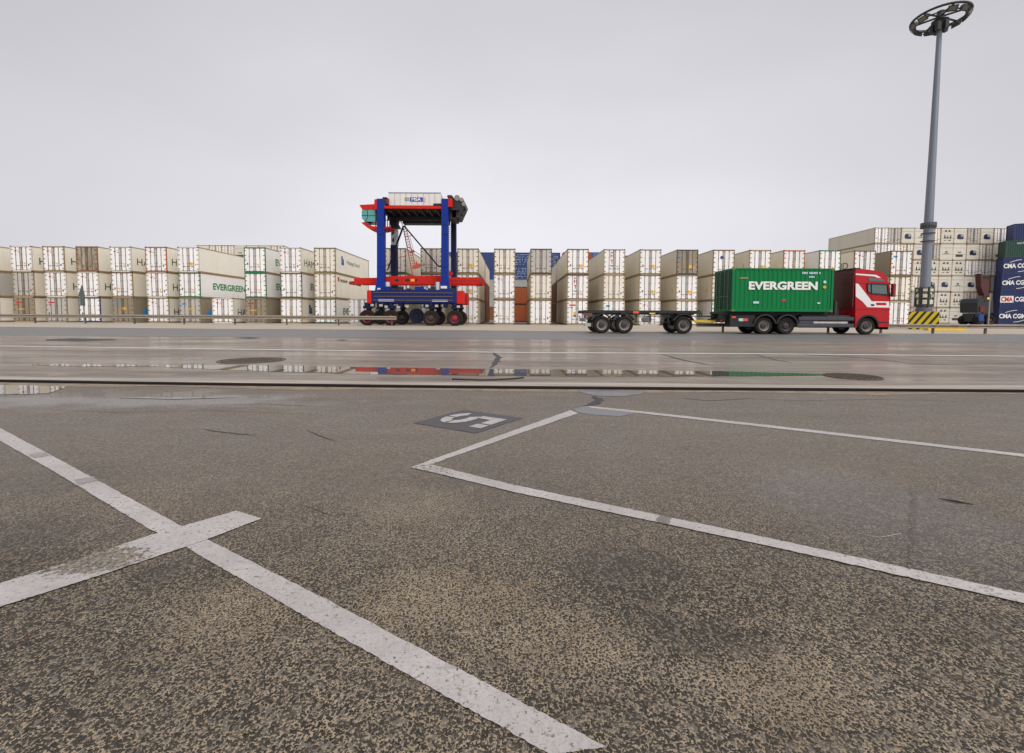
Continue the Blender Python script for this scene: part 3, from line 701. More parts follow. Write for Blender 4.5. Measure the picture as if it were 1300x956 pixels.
def side_on(px, Y, z, label, group, col, key, Ln, py=380, turn=0):
    """container lying crossways; its long side faces the road; px = left end"""
    a = math.radians(turn); x0 = XA(px, Y, py)          # near left corner at (x0, Y); turn brings the right end nearer
    return dry_box(x0 + Ln*math.cos(a) + HW*math.sin(a), Y - Ln*math.sin(a) + HW*math.cos(a), z, label, group, col, key, Ln, math.radians(90) - a)
YS = 66.2
for px, nm in ((580.3, 'left'), (720, 'right')):
    x = XA(px, ROW_Y, 365) + 1.22; sd_ = 'straddle carrier' if nm == 'left' else 'lorry trailer'
    for k in range(2):
        dry_box(x, YS, k*LV, f"brown container in the second rank, {LVN[k]}, behind the stack beside the {sd_}", 'brown containers behind the front row', '6e4632', 'brownbox')
    reefer(x, YS, 2*LV + .01, f"white reefer atop brown containers, second rank, behind stack beside the {sd_}", 'reefers in the second rank', 'white', 'tan', 'warm', 'tan', '', '', 1)
for k in range(2):
    side_on(629, 75.5, k*LV, f"orange-brown container lying crossways in the gap between middle stacks, {LVN[k]}", 'orange brown containers in the gap', 'a4532a', 'orangebrown', 6.06)
# far crossways stacks
YF = 98.0
def far_stack(px, Y, Ln, cols, topname):
    for k, (c, key) in enumerate(cols):
        side_on(px, Y, k*LV, f"{topname}, level {['one','two','three','four','five','six'][k]} from the ground, far crossways stacks", 'far containers stacked crossways', c, key, Ln)
g_ = ('9c9a94', 'greybox'); bl_ = ('17356a', 'bluebox'); rd_ = ('9a3f2c', 'redbox'); br_ = ('7a4630', 'brownbox2')
far_stack(566, YF, 12.19, [br_, g_, g_, bl_, bl_], 'blue-topped stack beside the straddle carrier')
far_stack(638.5, YF, 12.19, [g_, br_, g_, bl_, bl_], 'dark blue topped stack with white flecks')
far_stack(751.5, YF-1, 6.06, [br_, g_, g_, br_, ('2a6db0', 'skybox')], 'bright blue topped short stack')
far_stack(714.5, YF-1, 6.06, [br_, g_, rd_, br_, rd_], 'red-topped short stack')
far_stack(766, YF+4, 6.06, [br_, g_, rd_, br_, ('b0452e', 'redbox2')], 'bright red topped stack set back')
far_stack(803, YF+4, 6.06, [br_, g_, rd_, br_, ('2d5a4a', 'greenbox')], 'dark green topped stack set back')
far_stack(842, YF+4, 6.06, [br_, g_, rd_, br_, ('3c3452', 'purplebox')], 'dark violet topped stack set back')
# white flecks printed on the two dark blue top boxes
for lev in (3, 4):
    for o in [q for q in bpy.data.objects if q.get('label', '').startswith('dark blue topped stack') and abs(q.location.z - lev*LV) < .1]:
        mb = MB(); rf = random.Random(lev)
        for a in range(46):
            for b_ in range(7):
                if rf.random() < .35: continue
                y = .5 + a*.25; z = .35 + b_*.34; mb.box(-HW-.002, -HW+.012, y, y+.11+rf.random()*.06, z, z+.09)
        obj('printed_flecks', mb, M_lwht, o)

# reefer block on the right: six high, ten wide, doors and cooling-unit ends mixed
M_unit = mat('unit_panel', 'cfc9bb', .5, dirt=.3, dirtcol='80735c', var=.06); M_fan = mat('fan_dark', '14161a', .5); M_fanb = mat('fan_blue', '0d1838', .4); M_ug = mat('unit_grey', '8f8d88', .5)
def me_unit(kind):
    def f():
        mb = MB(); mb.box(-DW, DW, .03, .09, .19, LV-.14)
        mb.box(-DW+.06, DW-.06, .022, .031, 1.02, 1.05, 1); mb.box(-DW+.06, DW-.06, .022, .031, 2.18, 2.21, 1)
        if kind == 2: mb.box(-.5, .45, .0, .03, 1.14, 1.22, 1); mb.box(-.2, .15, .0, .03, 1.35, 1.6, 1)
        if kind == 3:
            for x in (-.35, .3): mb.lathe_y([(.17, -.01), (.17, .03)], 12, 1, (x, 0, 2.35)); mb.lathe_y([(.0, -.011), (.17, -.01)], 12, 1, (x, 0, 2.35))
            mb.prism_y([(-.62, 1.0), (-.28, 1.0), (-.55, 1.75)], -.01, .03, 1); mb.prism_y([(.3, 1.05), (.68, 1.0), (.6, 1.7), (.45, 1.3)], -.01, .03, 1)
            mb.lathe_y([(.1, -.01), (.1, .03)], 10, 1, (0, 0, 1.5)); mb.box(-.15, .15, -.01, .03, 1.0, 1.3, 1); mb.box(-.6, -.2, -.01, .03, .6, .68, 1); mb.box(.2, .6, -.01, .03, .6, .75, 1)
        if kind == 4: mb.box(-.68, .6, -.01, .03, .6, 1.0, 1); mb.box(-.3, .3, -.01, .03, 1.35, 1.5, 1)
        if kind == 1: pass
        return mb.mesh('cooling_unit', [M_unit, M_gask])
    return cm(('unit', kind), f)
def me_fanbox():
    def f():
        mb = MB(); mb.prism_y([(-.58, 1.2), (-.45, .92), (.5, .88), (.6, 1.4), (.5, 1.75), (-.35, 1.8), (-.6, 1.5)], -.02, .03); return mb.mesh('fan_housing', [M_fanb])
    return cm('fanbox', f)
def me_fan():
    def f():
        mb = MB(); mb.lathe_y([(0, -.04), (.26, -.03), (.28, -.02)], 14, 0, (.28, 0, 1.52)); return mb.mesh('fan', [M_ug])
    return cm('fan', f)
def unit_reefer(x, y, z, kind, label, group):
    t = thing('shipping_container', label, 'container', (x, y, z), 0, group)
    link('body', me_body(12.19, 'beige'), t); link('frame', me_frame(12.19, 'tan' if kind % 2 else 'wf', 'tan'), t)
    link('cooling_unit', me_unit(kind), t)
    if kind == 1: link('fan_housing', me_fanbox(), t); link('fan', me_fan(), t)
    return t
BLK = ["DDDDD1D313"[:0] or "DD12D31D1D", "DDD1D241D4"[:10], "DDD3333DDD", "DDDD1121DD"[:10], "DDDD133DDD", "DDDDD34DDD"]
BY = 84.0
UN = {'1': 'with its dark blue fan housing', '2': 'with its white cooling panel', '3': 'with its black-fitted cooling panel', '4': 'with a dark lower cooling grille'}
rb = random.Random(3)
for r, row in enumerate(BLK):
    lev = 6 - r
    for c_, ch in enumerate(row):
        x = XA(1108 + 16.72*c_, BY, 350) + 1.22; z = (lev-1)*(LV+.004); y = BY + rb.uniform(-.05, .05)
        where = f"{ordn(c_+1)} column from left, {ordn(lev)} level up, six-high block"
        if ch == 'D':
            dc = rb.choice(['white', 'white', 'warm', 'grey'] if lev > 3 else ['warm', 'grey', 'grey', 'grime']); mk = rb.choice(['star', 'y', 'b br', 'star b', 'br'])
            reefer(x, y, z, f"reefer doors, {where}", 'reefers of the six-high block', dc, 'tan', 'beige', 'tan', mk, '', -1)
        else: unit_reefer(x, y, z, int(ch), f"reefer {UN[ch]}, {where}", 'reefers of the six-high block')
# distant block whose top shows over the front row on the left
for c_ in range(7):
    for lev in range(1, 6):
        x = XA(250 + 15.7*c_, 90, 320) + 1.22; z = (lev-1)*(LV+.004); where = f"{ordn(c_+1)} column from left, {ordn(lev)} level up, distant block"
        if c_ in (3, 4) and lev == 5 or (c_ + lev) % 5 == 0: unit_reefer(x, 90, z, 1 if c_ != 3 else 4, f"reefer cooling end, {where}", 'reefers of the distant block')
        else: reefer(x, 90, z, f"reefer doors, {where}", 'reefers of the distant block', 'warm', 'rust' if c_ == 2 else 'tan', 'beige', 'tan', '', '', -1)

# dark blue crossways stack at the right edge
YC = 80.0
M_navy = ('12285c', 'navybox')
def cma(px, lev, kind, col, key, label):
    t = side_on(px + 9, YC, (lev-1)*LV, label, 'dark crossways containers by the right edge', col, key, 12.19, 370, 25)
    # the long side facing the road is the local +x side... text placed on it, reading left to right
    def put(me, u, z, name):      # u: metres from the visible left end
        o = link(name, me, t); o.location = (-HW - .006, 12.19 - u, z); o.rotation_euler[2] = -math.radians(90); return o
    EXT = lambda s, w_, h_, m, b_=.04: cm(('cma', s, w_, h_, m.name), lambda: MB().add(*text_mb(s, w_, h_, b_)).mesh('lettering', [m], fixn=False))
    def arc(x0, x1, z, up):
        def f():
            mb = MB(); n = 8; P = []
            for k in range(n+1):
                q = k/n; P.append((x0 + (x1-x0)*q, z + up*.42*math.sin(q*math.pi/2) if up > 0 else z - .42*math.sin((1-q)*math.pi/2)))
            for a, b2 in zip(P, P[1:]): mb.add([(a[0], 0, a[1]-.045), (b2[0], 0, b2[1]-.045), (b2[0], 0, b2[1]+.045), (a[0], 0, a[1]+.045)], [(0, 1, 2, 3)])
            return mb.mesh('emblem', [M_wht], fixn=False)
        return cm(('arc', x0, x1, z, up), f)
    if kind == 'cma':
        put(EXT('CMA CGM', 3.35, .80, M_wht), .05, 1.0, 'lettering')
        put(arc(0, 1.5, 0, 1), 0.8, 2.0, 'emblem'); put(arc(0, 1.5, 0, -1), 1.9, .80, 'emblem')
    if kind == 'box':
        put(cm('cmabox', lambda: MB().box(0, 1.7, -.002, 0, 0, 1.15).mesh('lettering_panel', [M_wht])), 0.0, .85, 'lettering_panel')
        put(EXT('CMA', 1.5, .85, M_red), .1, 1.0, 'lettering').location.x -= .008
        put(EXT('CGM', 1.6, .85, M_wht), 1.85, 1.0, 'lettering')
    if kind == 'c': put(EXT('CMA CGM', 3.35, .80, M_wht), 2.0, 1.0, 'lettering')
    if kind == 'g': put(cm('faded', lambda: MB().box(0, .7, -.002, 0, 0, .3).mesh('faded_print', [M_ug])), 1.4, 2.2, 'faded_print'); put(cm('faded2', lambda: MB().box(0, 1.3, -.002, 0, 0, .3).mesh('faded_print', [M_lwht])), 2.2, 2.25, 'faded_print')
cma(1261, 1, 'cma', *M_navy, 'dark blue container with white lettering, on the ground by the right edge')
cma(1261.5, 2, 'box', *M_navy, 'dark blue container with red and white lettering, second level, right-edge stack')
cma(1262, 3, 'cma', *M_navy, 'dark blue container with white lettering, third level, right-edge stack')
cma(1262.5, 4, 'cma', *M_navy, 'dark blue container under the dark green one, right-edge stack')
cma(1264, 5, 'g', '114236', 'dgreenbox', 'dark green container in the right-edge stack')
cma(1273, 6, 'c', *M_navy, 'topmost dark blue container on the dark green one, right-edge stack')
# ------------------------------------------------------------------ shared vehicle materials
P_blue = mat('carrier_blue', '032a80', .45, spec=.2, dirt=.25, dirtcol='1a2238', dscale=1.2)
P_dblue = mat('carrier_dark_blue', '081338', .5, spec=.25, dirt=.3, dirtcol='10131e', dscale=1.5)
P_red = mat('carrier_red', 'c01d10', .45, spec=.2, dirt=.22, dirtcol='5a1710', dscale=1.5)
P_blk = mat('black_steel', '17171a', .55, dirt=.3, dirtcol='2c2620')
P_gry = mat('grey_steel', '8d9096', .45, .2, dirt=.3, dirtcol='4e4a44')
P_lg = mat('light_machine_grey', 'b9bcc0', .45, dirt=.2, dirtcol='6a665e')
P_wht = mat('machine_white', 'd8d5cd', .45, dirt=.25, dirtcol='8a8274')
P_tyre = mat('tyre_rubber', '1a1817', .8, spec=.25, dirt=.45, dirtcol='40372f', streak=False, dscale=4)
P_rimr = mat('rim_red', '64141a', .45, dirt=.3, dirtcol='3a1512')
P_rimb = mat('rim_brown', '4a2d26', .6, dirt=.4, dirtcol='2a1d18')
P_rimg = mat('rim_grey', '8b847c', .45, .3, dirt=.4, dirtcol='3f3a34')
P_teal = mat('cab_glass', '3f8f88', .12, spec=.8, dirt=.2, dirtcol='1f4a4c')
P_yel = mat('yellow_paint', 'd8b423', .5, dirt=.25, dirtcol='7a6420')
P_ora = mat('orange_lens', 'd0521c', .3)
P_lamp = mat('lamp_lens', 'a8a294', .25, dirt=.2, dirtcol='6d6658')

def wheel(root, x, y, z, r, wd, rim, name='wheel', n=26, facing=-1):
    """wheel with its axle along Y; y is the middle; facing -1 puts the dished rim on the near side"""
    h = wd/2; k = facing
    mb = MB()
    prof = [(r*.60, -h*.9), (r*.66, -h), (r*.90, -h), (r*.985, -h*.72), (r, -h*.4), (r, h*.4), (r*.985, h*.72), (r*.90, h), (r*.66, h), (r*.60, h*.9)]
    mb.lathe_y(prof, n); 
    for i in range(n):                      # tread blocks
        a = 2*math.pi*(i+.25)/n; c_, s_ = math.cos(a), math.sin(a)
        mb.bar((c_*r*.995, -h*.62, s_*r*.995), (c_*r*.995, h*.62, s_*r*.995), .05, .02)
    w_ = obj(name, mb, P_tyre, root, (x, y, z), smooth=True)
    mb = MB(); mb.lathe_y([(r*.61, k*h*.92), (r*.55, k*h*.80), (r*.50, k*h*.25), (r*.30, k*h*.18), (r*.28, k*h*.6), (r*.17, k*h*.75), (.001, k*h*.78)], n)
    mb.lathe_y([(r*.61, -k*h*.92), (r*.5, -k*h*.5), (.001, -k*h*.5)], n)
    for i in range(8):
        a = 2*math.pi*i/8; q = r*.40; mb.cyl((q*math.cos(a), k*h*.18, q*math.sin(a)), (q*math.cos(a), k*h*.34, q*math.sin(a)), r*.035, n=6)
    obj('rim', mb, rim, w_, (0, 0, 0), smooth=True)
    mb = MB(); mb.lathe_y([(r*.35, k*h*.55), (r*.33, k*h*.78), (r*.16, k*h*.90), (.001, k*h*.92)], 14); obj('hub', mb, mat('hub_dark', '2e2724', .5) if rim is not P_rimr else mat('hub_red', '84161d', .4), w_, (0, 0, 0), smooth=True)
    return w_

# ------------------------------------------------------------------ straddle carrier
YN, YQ = 44.5, 49.4                          # near and far frames
ox = XA(527, 47, 405)
sc_ = thing('straddle_carrier', 'tall blue and red straddle carrier with teal cabin on eight big wheels', 'straddle carrier', (ox, 47, 0))
def q(px, py, Y): p = at(px, py, Y); return (p.x - ox, p.z)
def qbox(mb, x0, y0, x1, y1, Y0, Y1, mi=0):
    a, b = q(x0, y0, Y0), q(x1, y1, Y0); mb.box(min(a[0], b[0]), max(a[0], b[0]), Y0-47, Y1-47, min(a[1], b[1]), max(a[1], b[1]), mi); return mb
def qpoly(mb, pts, Y0, Y1, mi=0): mb.prism_y([q(x, y, Y0) for x, y in pts], Y0-47, Y1-47, mi); return mb
# near legs
for pts, extra in (([(478.3, 252), (487.3, 252), (487.3, 353), (488.6, 361), (488.6, 369.5), (475.6, 369.5), (477, 361), (478.3, 353)], (479, 365.6, 483, 369.0)),
                   ([(560.3, 252), (568.8, 252), (568.8, 353), (570.6, 369.5), (558.2, 369.5), (559.8, 353)], (559.5, 363, 567.5, 366.2))):
    lg = obj('leg', qpoly(MB(), pts, YN, YN+.75), P_blue, sc_, bevel=.03)
    p_ = obj('notice_plate', qbox(MB(), *extra, YN-.02, YN), P_wht, lg)
    mb = MB(); cx = (pts[0][0] + pts[1][0])/2
    for yy in (285.4, 297.2, 338.8): qbox(mb, pts[0][0]-.2, yy, pts[1][0]+.2, yy+.5, YN-.02, YN+.02)
    obj('weld_band', mb, P_dblue, lg)
# far legs
xl0, xl1, xr0, xr1 = 495.6, 503.8, 572.2, 578.8
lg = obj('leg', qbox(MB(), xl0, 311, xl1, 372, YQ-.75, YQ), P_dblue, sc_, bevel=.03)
up = obj('leg_casing', qbox(MB(), xl0+.3, 268, xl1, 311, YQ-.75, YQ), P_lg, lg)
mb = MB(); qpoly(mb, [(497.4, 294.6), (500, 293), (500, 296.6), (497.2, 298.2)], YQ-.78, YQ-.75); qpoly(mb, [(499, 302), (500, 301.5), (500, 306.8), (497.6, 306.8), (498, 304)], YQ-.78, YQ-.75); obj('casing_opening', mb, P_blk, up)
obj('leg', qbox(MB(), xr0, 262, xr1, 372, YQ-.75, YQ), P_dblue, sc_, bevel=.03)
mb = MB()                                     # ladder up the far right leg
for xx in (569.7, 571.6): qbox(mb, xx-.15, 276, xx+.15, 366, YQ-1.0, YQ-.9)
for k in range(34): qbox(mb, 569.7, 278 + k*2.6, 571.6, 278.5 + k*2.6, YQ-1.0, YQ-.95)
obj('ladder', mb, P_gry, sc_)
# base beams
for yb, far in ((YN-.35, 0), (YQ-1.05, 1)):
    f_ = F/(yb); 
    z0, z1 = 2.22, 3.50; xa = q(466, 380, YN-.35)[0]; xb = q(588, 380, YN-.35)[0]
    mb = MB(); mb.box(xa+.35, xb-.6, yb-47, yb-47+1.25, z0, z1-.1); mb.box(xa+1.0, xb-.8, yb-47+.03, yb-47+1.2, z1-.1, z1)
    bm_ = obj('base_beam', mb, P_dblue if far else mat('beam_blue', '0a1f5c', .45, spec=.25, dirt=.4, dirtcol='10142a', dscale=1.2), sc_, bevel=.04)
    mb = MB()
    for k in range(3): zz = z1 - .30 - k*.36; mb.box(xa+.6, xb-1.0, yb-47-.06, yb-47+.0, zz-.035, zz+.035)
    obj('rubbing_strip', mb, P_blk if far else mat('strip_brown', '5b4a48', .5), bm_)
    if not far:
        mb = MB(); mb.box(xa+1.1, xa+2.6, yb-47-.03, yb-47+.0, 2.36, 2.56); mb.box(xb-3.0, xb-1.5, yb-47-.03, yb-47+.0, 2.36, 2.54); obj('maker_plate', mb, P_lg, bm_)
    for xe, w_ in ((xa, .42), (xb-.62, .65)):
        c_ = obj('end_bumper', MB().box(xe, xe+w_, yb-47-.08, yb-47+1.3, z0-.08, z1-.08), P_red, sc_, bevel=.06)
# cross sill joining the two base beams
obj('cross_sill', MB().box(q(558, 372, YN)[0], q(566, 372, YN)[0], YN-47+.9, YQ-47-1.0, 2.6, 3.3), P_dblue, sc_)
# machinery on the near base beam
mb = MB(); qbox(mb, 489.5, 363.5, 495, 369.2, YN, YN+.8); qbox(mb, 526.5, 363.8, 538, 369.2, YN-.1, YN+.8); obj('blue_locker', mb, P_blue, sc_, bevel=.03)
for px in (491.8, 555.6):
    a = q(px, 362, YN+.2); mb = MB(); mb.cyl((a[0], YN-47+.3, 3.5), (a[0], YN-47+.3, a[1]+.3), .22, n=14); obj('air_tank', mb, P_lg, sc_, smooth=True)
mb = MB()
for x0, y0, x1, y1 in ((497.5, 366, 504, 369.3), (505, 364, 511, 369.3), (516, 366, 520, 369.3), (539, 365, 544, 369.3), (546, 363.5, 552, 369.3), (570, 366, 577, 369.5)): qbox(mb, x0, y0, x1, y1, YN+.1, YN+.7)
obj('valve_block', mb, P_blk, sc_)
mb = MB()
for x0, y0, x1, y1 in ((512.5, 362.8, 514.5, 367.5), (516.8, 362.4, 519.4, 366), (538, 364.6, 540.4, 366.8), (543.6, 362.4, 546.4, 365.8), (541, 366, 543, 368)): qbox(mb, x0, y0, x1, y1, YN+.0, YN+.3)
obj('valve_block', mb, P_lg, sc_)
mb = MB(); rp = random.Random(2)
for k in range(9):
    x = q(500 + k*7, 366, YN)[0]; mb.cyl((x, YN-47+.2+.05*k, 3.48), (x + rp.uniform(-.4, .5), YN-47+.3, 3.85), .03, n=5)
obj('hose', mb, P_blk, sc_)
# wheel gear
RW = .77
for i, px in enumerate((466.8, 496.7, 547.4, 577.6)):
    x = q(px, 405, YN)[0]
    for yb, far in ((YN-.05, 0), (YQ-.55, 1)):
        fk = MB(); fk.box(x-.20, x+.20, yb-47-.44, yb-47-.30, .70, 1.75); fk.box(x-.20, x+.20, yb-47+.30, yb-47+.44, .70, 1.75); fk.box(x-.42, x+.42, yb-47-.44, yb-47+.44, 1.68, 1.95); fk.cyl((x, yb-47, 1.9), (x, yb-47, 2.25), .26, n=14)
        fk.cyl((x, yb-47-.46, RW), (x, yb-47+.46, RW), .10, n=10)
        # fork sits on the far side of the wheel so the tyre shows
        fk2 = MB(); fk2.box(x-.24, x+.24, yb-47+.36, yb-47+.52, .62, 1.8); fk2.box(x-.36, x+.36, yb-47-.2, yb-47+.52, 1.66, 1.92); fk2.cyl((x, yb-47, 1.9), (x, yb-47, 2.25), .28, n=14); fk2.cyl((x, yb-47, RW), (x, yb-47+.5, RW), .12, n=10)
        obj('wheel_fork', fk2, P_dblue, sc_)
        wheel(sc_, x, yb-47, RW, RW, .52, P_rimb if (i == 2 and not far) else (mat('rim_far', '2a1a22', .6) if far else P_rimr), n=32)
for px in (473, 482, 490, 509, 541, 554, 566, 585): x = q(px, 390, YN)[0]; obj('drive_housing', MB().box(x-.22, x+.18, YN-47-.25, YN-47+.3, 1.75, 2.2), P_dblue, sc_, bevel=.03)
for px, zz in ((474, 2.0), (485, 1.98), (491.5, 1.85), (507, 1.8), (518, 1.9), (543, 1.95), (555, 1.95), (582.5, 1.9)): x = q(px, 390, YN)[0]; obj('work_lamp', MB().box(x-.15, x+.15, YN-47-.42, YN-47-.22, zz-.13, zz+.10), P_lamp, sc_, bevel=.02)
mb = MB(); x = q(513, 400, YN)[0]; mb.lathe_y([(.78, -.2), (.78, .2)], 26, 0, (x+.45, 1.3, .95)); mb.lathe_y([(.01, -.12), (.3, -.13), (.34, -.2), (.6, -.21), (.62, -.17), (.78, -.2)], 26, 0, (x+.45, 1.3, .95)); obj('cable_drum', mb, mat('drum_navy', '0a1234', .5), sc_)
# spreader at mid width
YSP = 46.6
mb = MB(); qpoly(mb, [(449.3, 353), (488, 352.3), (488, 360.4), (452, 361), (449.3, 359.5)], YSP-.5, YSP-.2); obj('spreader_arm', mb, P_red, sc_, bevel=.02)
mb = MB(); qpoly(mb, [(442.8, 357.3), (449.5, 357), (449.5, 361), (458, 361), (456.5, 363.5), (452, 362.3), (443.2, 361.2)], YSP-.45, YSP-.15); obj('twistlock_head', mb, mat('dark_red', '7a1a18', .5), sc_)
mb = MB(); qpoly(mb, [(486, 352), (497, 350.5), (560, 350), (571, 352), (571, 361.2), (486, 361.2)], YSP-.75, YSP-.45); spb = obj('spreader_beam', mb, P_red, sc_, bevel=.02)
mb = MB()
for px, rx in ((503.9, .22), (517.2, .25), (528.5, .13)):
    a = q(px, 355.7, YSP-.76); n_ = 16
    mb.add([(a[0] + rx*math.cos(2*math.pi*k/n_), YSP-47-.762, a[1] + .15*math.sin(2*math.pi*k/n_)) for k in range(n_)], [tuple(range(n_))])
obj('lightening_hole', mb, P_blk, spb)
obj('rating_plate', qbox(MB(), 521.4, 354.2, 526.2, 357.4, YSP-.78, YSP-.75), mat('plate_yellow', 'e8a51a', .5), spb)
mb = MB(); qpoly(mb, [(569, 352), (613.2, 352), (615, 356), (615.2, 360), (611, 360.2), (569, 360)], YSP-.5, YSP-.2); sa = obj('spreader_arm', mb, P_red, sc_, bevel=.02)
mb = MB(); a = q(611.2, 356, YSP-.5); mb.lathe_y([(.26, 0), (.26, -.04), (.0, -.05)], 14, 0, (a[0], YSP-47-.5, a[1])); qbox(mb, 571, 355.8, 607, 356.6, YSP-.53, YSP-.5); obj('arm_boss', mb, mat('dark_red', '7a1a18'), sa)
# far half of the spreader
mb = MB(); a0, a1 = q(449.3, 360, YSP-.5), q(613, 352.3, YSP-.5); mb.box(a0[0], a1[0], 1.6, 1.9, a0[1], a1[1]); obj('spreader_beam', mb, P_red, sc_)
for xx in (a0[0]+.2, a1[0]-.5): obj('spreader_crossbeam', MB().box(xx, xx+.3, -.6, 1.6, a0[1]+.1, a1[1]-.1), P_red, sc_)
mb = MB(); a = q(571.5, 347.5, YSP); mb.lathe_y([(.25, -.2), (.25, .2)], 14, 0, (a[0], -.4, a[1])); mb.lathe_y([(.0, -.21), (.25, -.2)], 14, 0, (a[0], -.4, a[1])); obj('sheave', mb, P_red, sc_, smooth=True)
# top frame
zt0, zt1 = q(520, 264.3, YN)[1], q(520, 261.0, YN)[1]
xa, xb = q(479, 262, YN)[0], q(566, 262, YN)[0]
mb = MB(); mb.box(xa, xb, YN-47+.1, YN-47+.45, zt0, zt1); mb.box(xa, xb, YQ-47-.5, YQ-47-.15, zt0, zt1); obj('top_beam', mb, P_red, sc_)
mb = MB(); mb.box(xa, xb+1.2, YN-47+.46, YQ-47+.1, zt0-.05, zt1-.05)
for k in range(9): mb.box(xa+.4+k*.75, xa+.55+k*.75, YN-47+.5, YQ-47, zt0-.28, zt0-.05)
mb.box(xa+1.6, xb-.2, YQ-47-1.4, YQ-47-.3, zt0-.75, zt0-.05); mb.box(xa+.2, xb, .2, 1.0, zt0-.55, zt0-.05)
obj('top_platform', mb, P_blk, sc_)
eh = obj('engine_house', qbox(MB(), 493.3, 244.3, 559.5, 261.2, YN+1.2, YN+3.6), P_wht, sc_, bevel=.03)
mb = MB()
a = q(493.3, 244.3, YN+1.2); b = q(559.5, 261.2, YN+1.2)
for k in range(1, 9): xx = a[0] + (b[0]-a[0])*k/9; mb.box(xx-.012, xx+.012, YN+1.18-47, YN+1.2-47, b[1]+.05, a[1]-.05)
mb.box(a[0]-.02, b[0]+.02, YN+1.17-47, YN+1.2-47, a[1]-.07, a[1]+.02)
obj('panel_joint', mb, P_gry, eh)
s_ = obj('sign_panel', qbox(MB(), 520.3, 250.4, 536.8, 255.7, YN+1.16, YN+1.2), mat('sign_blue', '1c3fa0', .4), eh)
obj('sign_panel', qbox(MB(), 537.6, 250.4, 540, 255.7, YN+1.16, YN+1.2), mat('sign_pink', 'd9a5a0', .4), eh)
a = q(522.5, 254.9, YN+1.14); vs, fs = text_mb('MSA', .92, .30, .02); mb = MB().add([(x+a[0], YN+1.15-47, z+a[1]) for x, _, z in vs], fs); o = link('lettering', mb.mesh('lettering', [M_wht], fixn=False), s_)
mb = MB(); qbox(mb, 514, 251, 519, 251.5, YN+1.17, YN+1.2); qbox(mb, 514, 254.3, 519, 254.8, YN+1.17, YN+1.2); qbox(mb, 514, 251, 514.5, 254.8, YN+1.17, YN+1.2); qbox(mb, 518.5, 251, 519, 254.8, YN+1.17, YN+1.2); qbox(mb, 515.4, 252.6, 517.6, 253.1, YN+1.17, YN+1.2); obj('emblem', mb, M_br, eh)
obj('radiator_step', qbox(MB(), 550, 258.2, 561, 261, YN+.8, YN+1.2), P_blk, sc_)
obj('leg_cap', qpoly(MB(), [(475.2, 253), (478.6, 252.6), (478.6, 266), (474.8, 266)], YN+.05, YN+.7), P_red, sc_, bevel=.02)
obj('leg_cap', qbox(MB(), 568.9, 251.4, 573.8, 262.6, YN+.05, YN+.7), P_red, sc_, bevel=.02)
mb = MB(); qbox(mb, 485.8, 251.2, 493, 259.5, YN+.8, YN+2.2); obj('winch_housing', mb, mat('dark_red', '7a1a18'), sc_, bevel=.03)
mb = MB(); qbox(mb, 485.5, 250.2, 491, 252, YN+.7, YN+1.6); obj('vent_cowl', mb, P_blk, sc_)
# machinery cluster on the right top end
mb = MB(); qbox(mb, 568, 247.6, 573.5, 250.6, YN+.8, YN+2.4); qpoly(mb, [(573.8, 254), (584, 253.5), (588, 258), (590, 262), (586, 270), (583.5, 276), (574, 276)], YN+.8, YN+3.2); qbox(mb, 570.5, 263, 579, 277.5, YN+.8, YN+3.4); obj('power_pack', mb, P_blk, sc_)
mb = MB()
for px, py, r_ in ((580.5, 251.8, .28), (586.3, 254.0, .20), (589, 259.5, .2)): a = q(px, py, YN+.9); mb.cyl((a[0], YN+.7-47, a[1]), (a[0], YN+3-47, a[1]), r_, n=14)
obj('exhaust_silencer', mb, mat('warm_grey', '86807a', .5, .2, dirt=.4, dirtcol='3b3530'), sc_, smooth=True)
mb = MB(); pt = lambda x, y: (q(x, y, YN+1.2)[0], YN+1.2-47, q(x, y, YN+1.2)[1])
for A_, B_, r_ in (((580, 257), (591, 262), .07), ((582, 265), (591.6, 265.6), .11), ((584, 268), (588.5, 274), .13), ((578, 270), (583.5, 276), .12), ((573, 249), (577, 254), .1), ((586, 256), (590.5, 260), .06), ((575, 264), (590, 268), .05), ((570, 248.6), (567.5, 250), .05)): mb.cyl(pt(*A_), pt(*B_), r_, n=8)
obj('exhaust_pipe', mb, P_blk, sc_)
mb = MB(); mb.cyl(pt(583, 265.2), pt(589.5, 265.4), .09, n=10); obj('flood_lamp', mb, P_lamp, sc_)
mb = MB()
for k in range(6): mb.cyl(pt(570+k*3.2, 248), pt(570+k*3.2, 244.6 if k < 2 else 254), .02, n=5)
# cabin
YC0, YC1 = YN+.3, YN+2.2
mb = MB(); qpoly(mb, [(456, 260.2), (459.3, 259.8), (474.9, 259), (478.4, 257.5), (478.4, 266), (459.8, 266.1)], YC0, YC1); cab = obj('cabin_roof', mb, P_red, sc_, bevel=.03)
mb = MB(); qpoly(mb, [(460, 266.1), (478.4, 266), (478.4, 281.4), (463, 281.2), (459.4, 277.2), (459.2, 268)], YC0+.05, YC1-.05); gl = obj('cabin_glass', mb, P_teal, sc_)
mb = MB(); qpoly(mb, [(459, 273.1), (478.4, 273.4), (478.4, 273.9), (459, 273.7)], YC0+.02, YC1-.02); qpoly(mb, [(465.3, 266), (466, 266), (466.8, 270), (466.8, 276), (463.8, 281.2), (463.1, 281.2), (466.1, 276), (466.1, 270)], YC0+.02, YC0+.06); qbox(mb, 476.3, 266, 478.4, 281, YC0+.01, YC0+.08); obj('window_frame', mb, P_blk, gl)
mb = MB(); a = q(472, 277, YC0+.6); mb.box(a[0]-.35, a[0]+.3, .3-2.0, .9-2.0, a[1]-.3, a[1]+.3); obj('seat', mb, P_blk, gl)
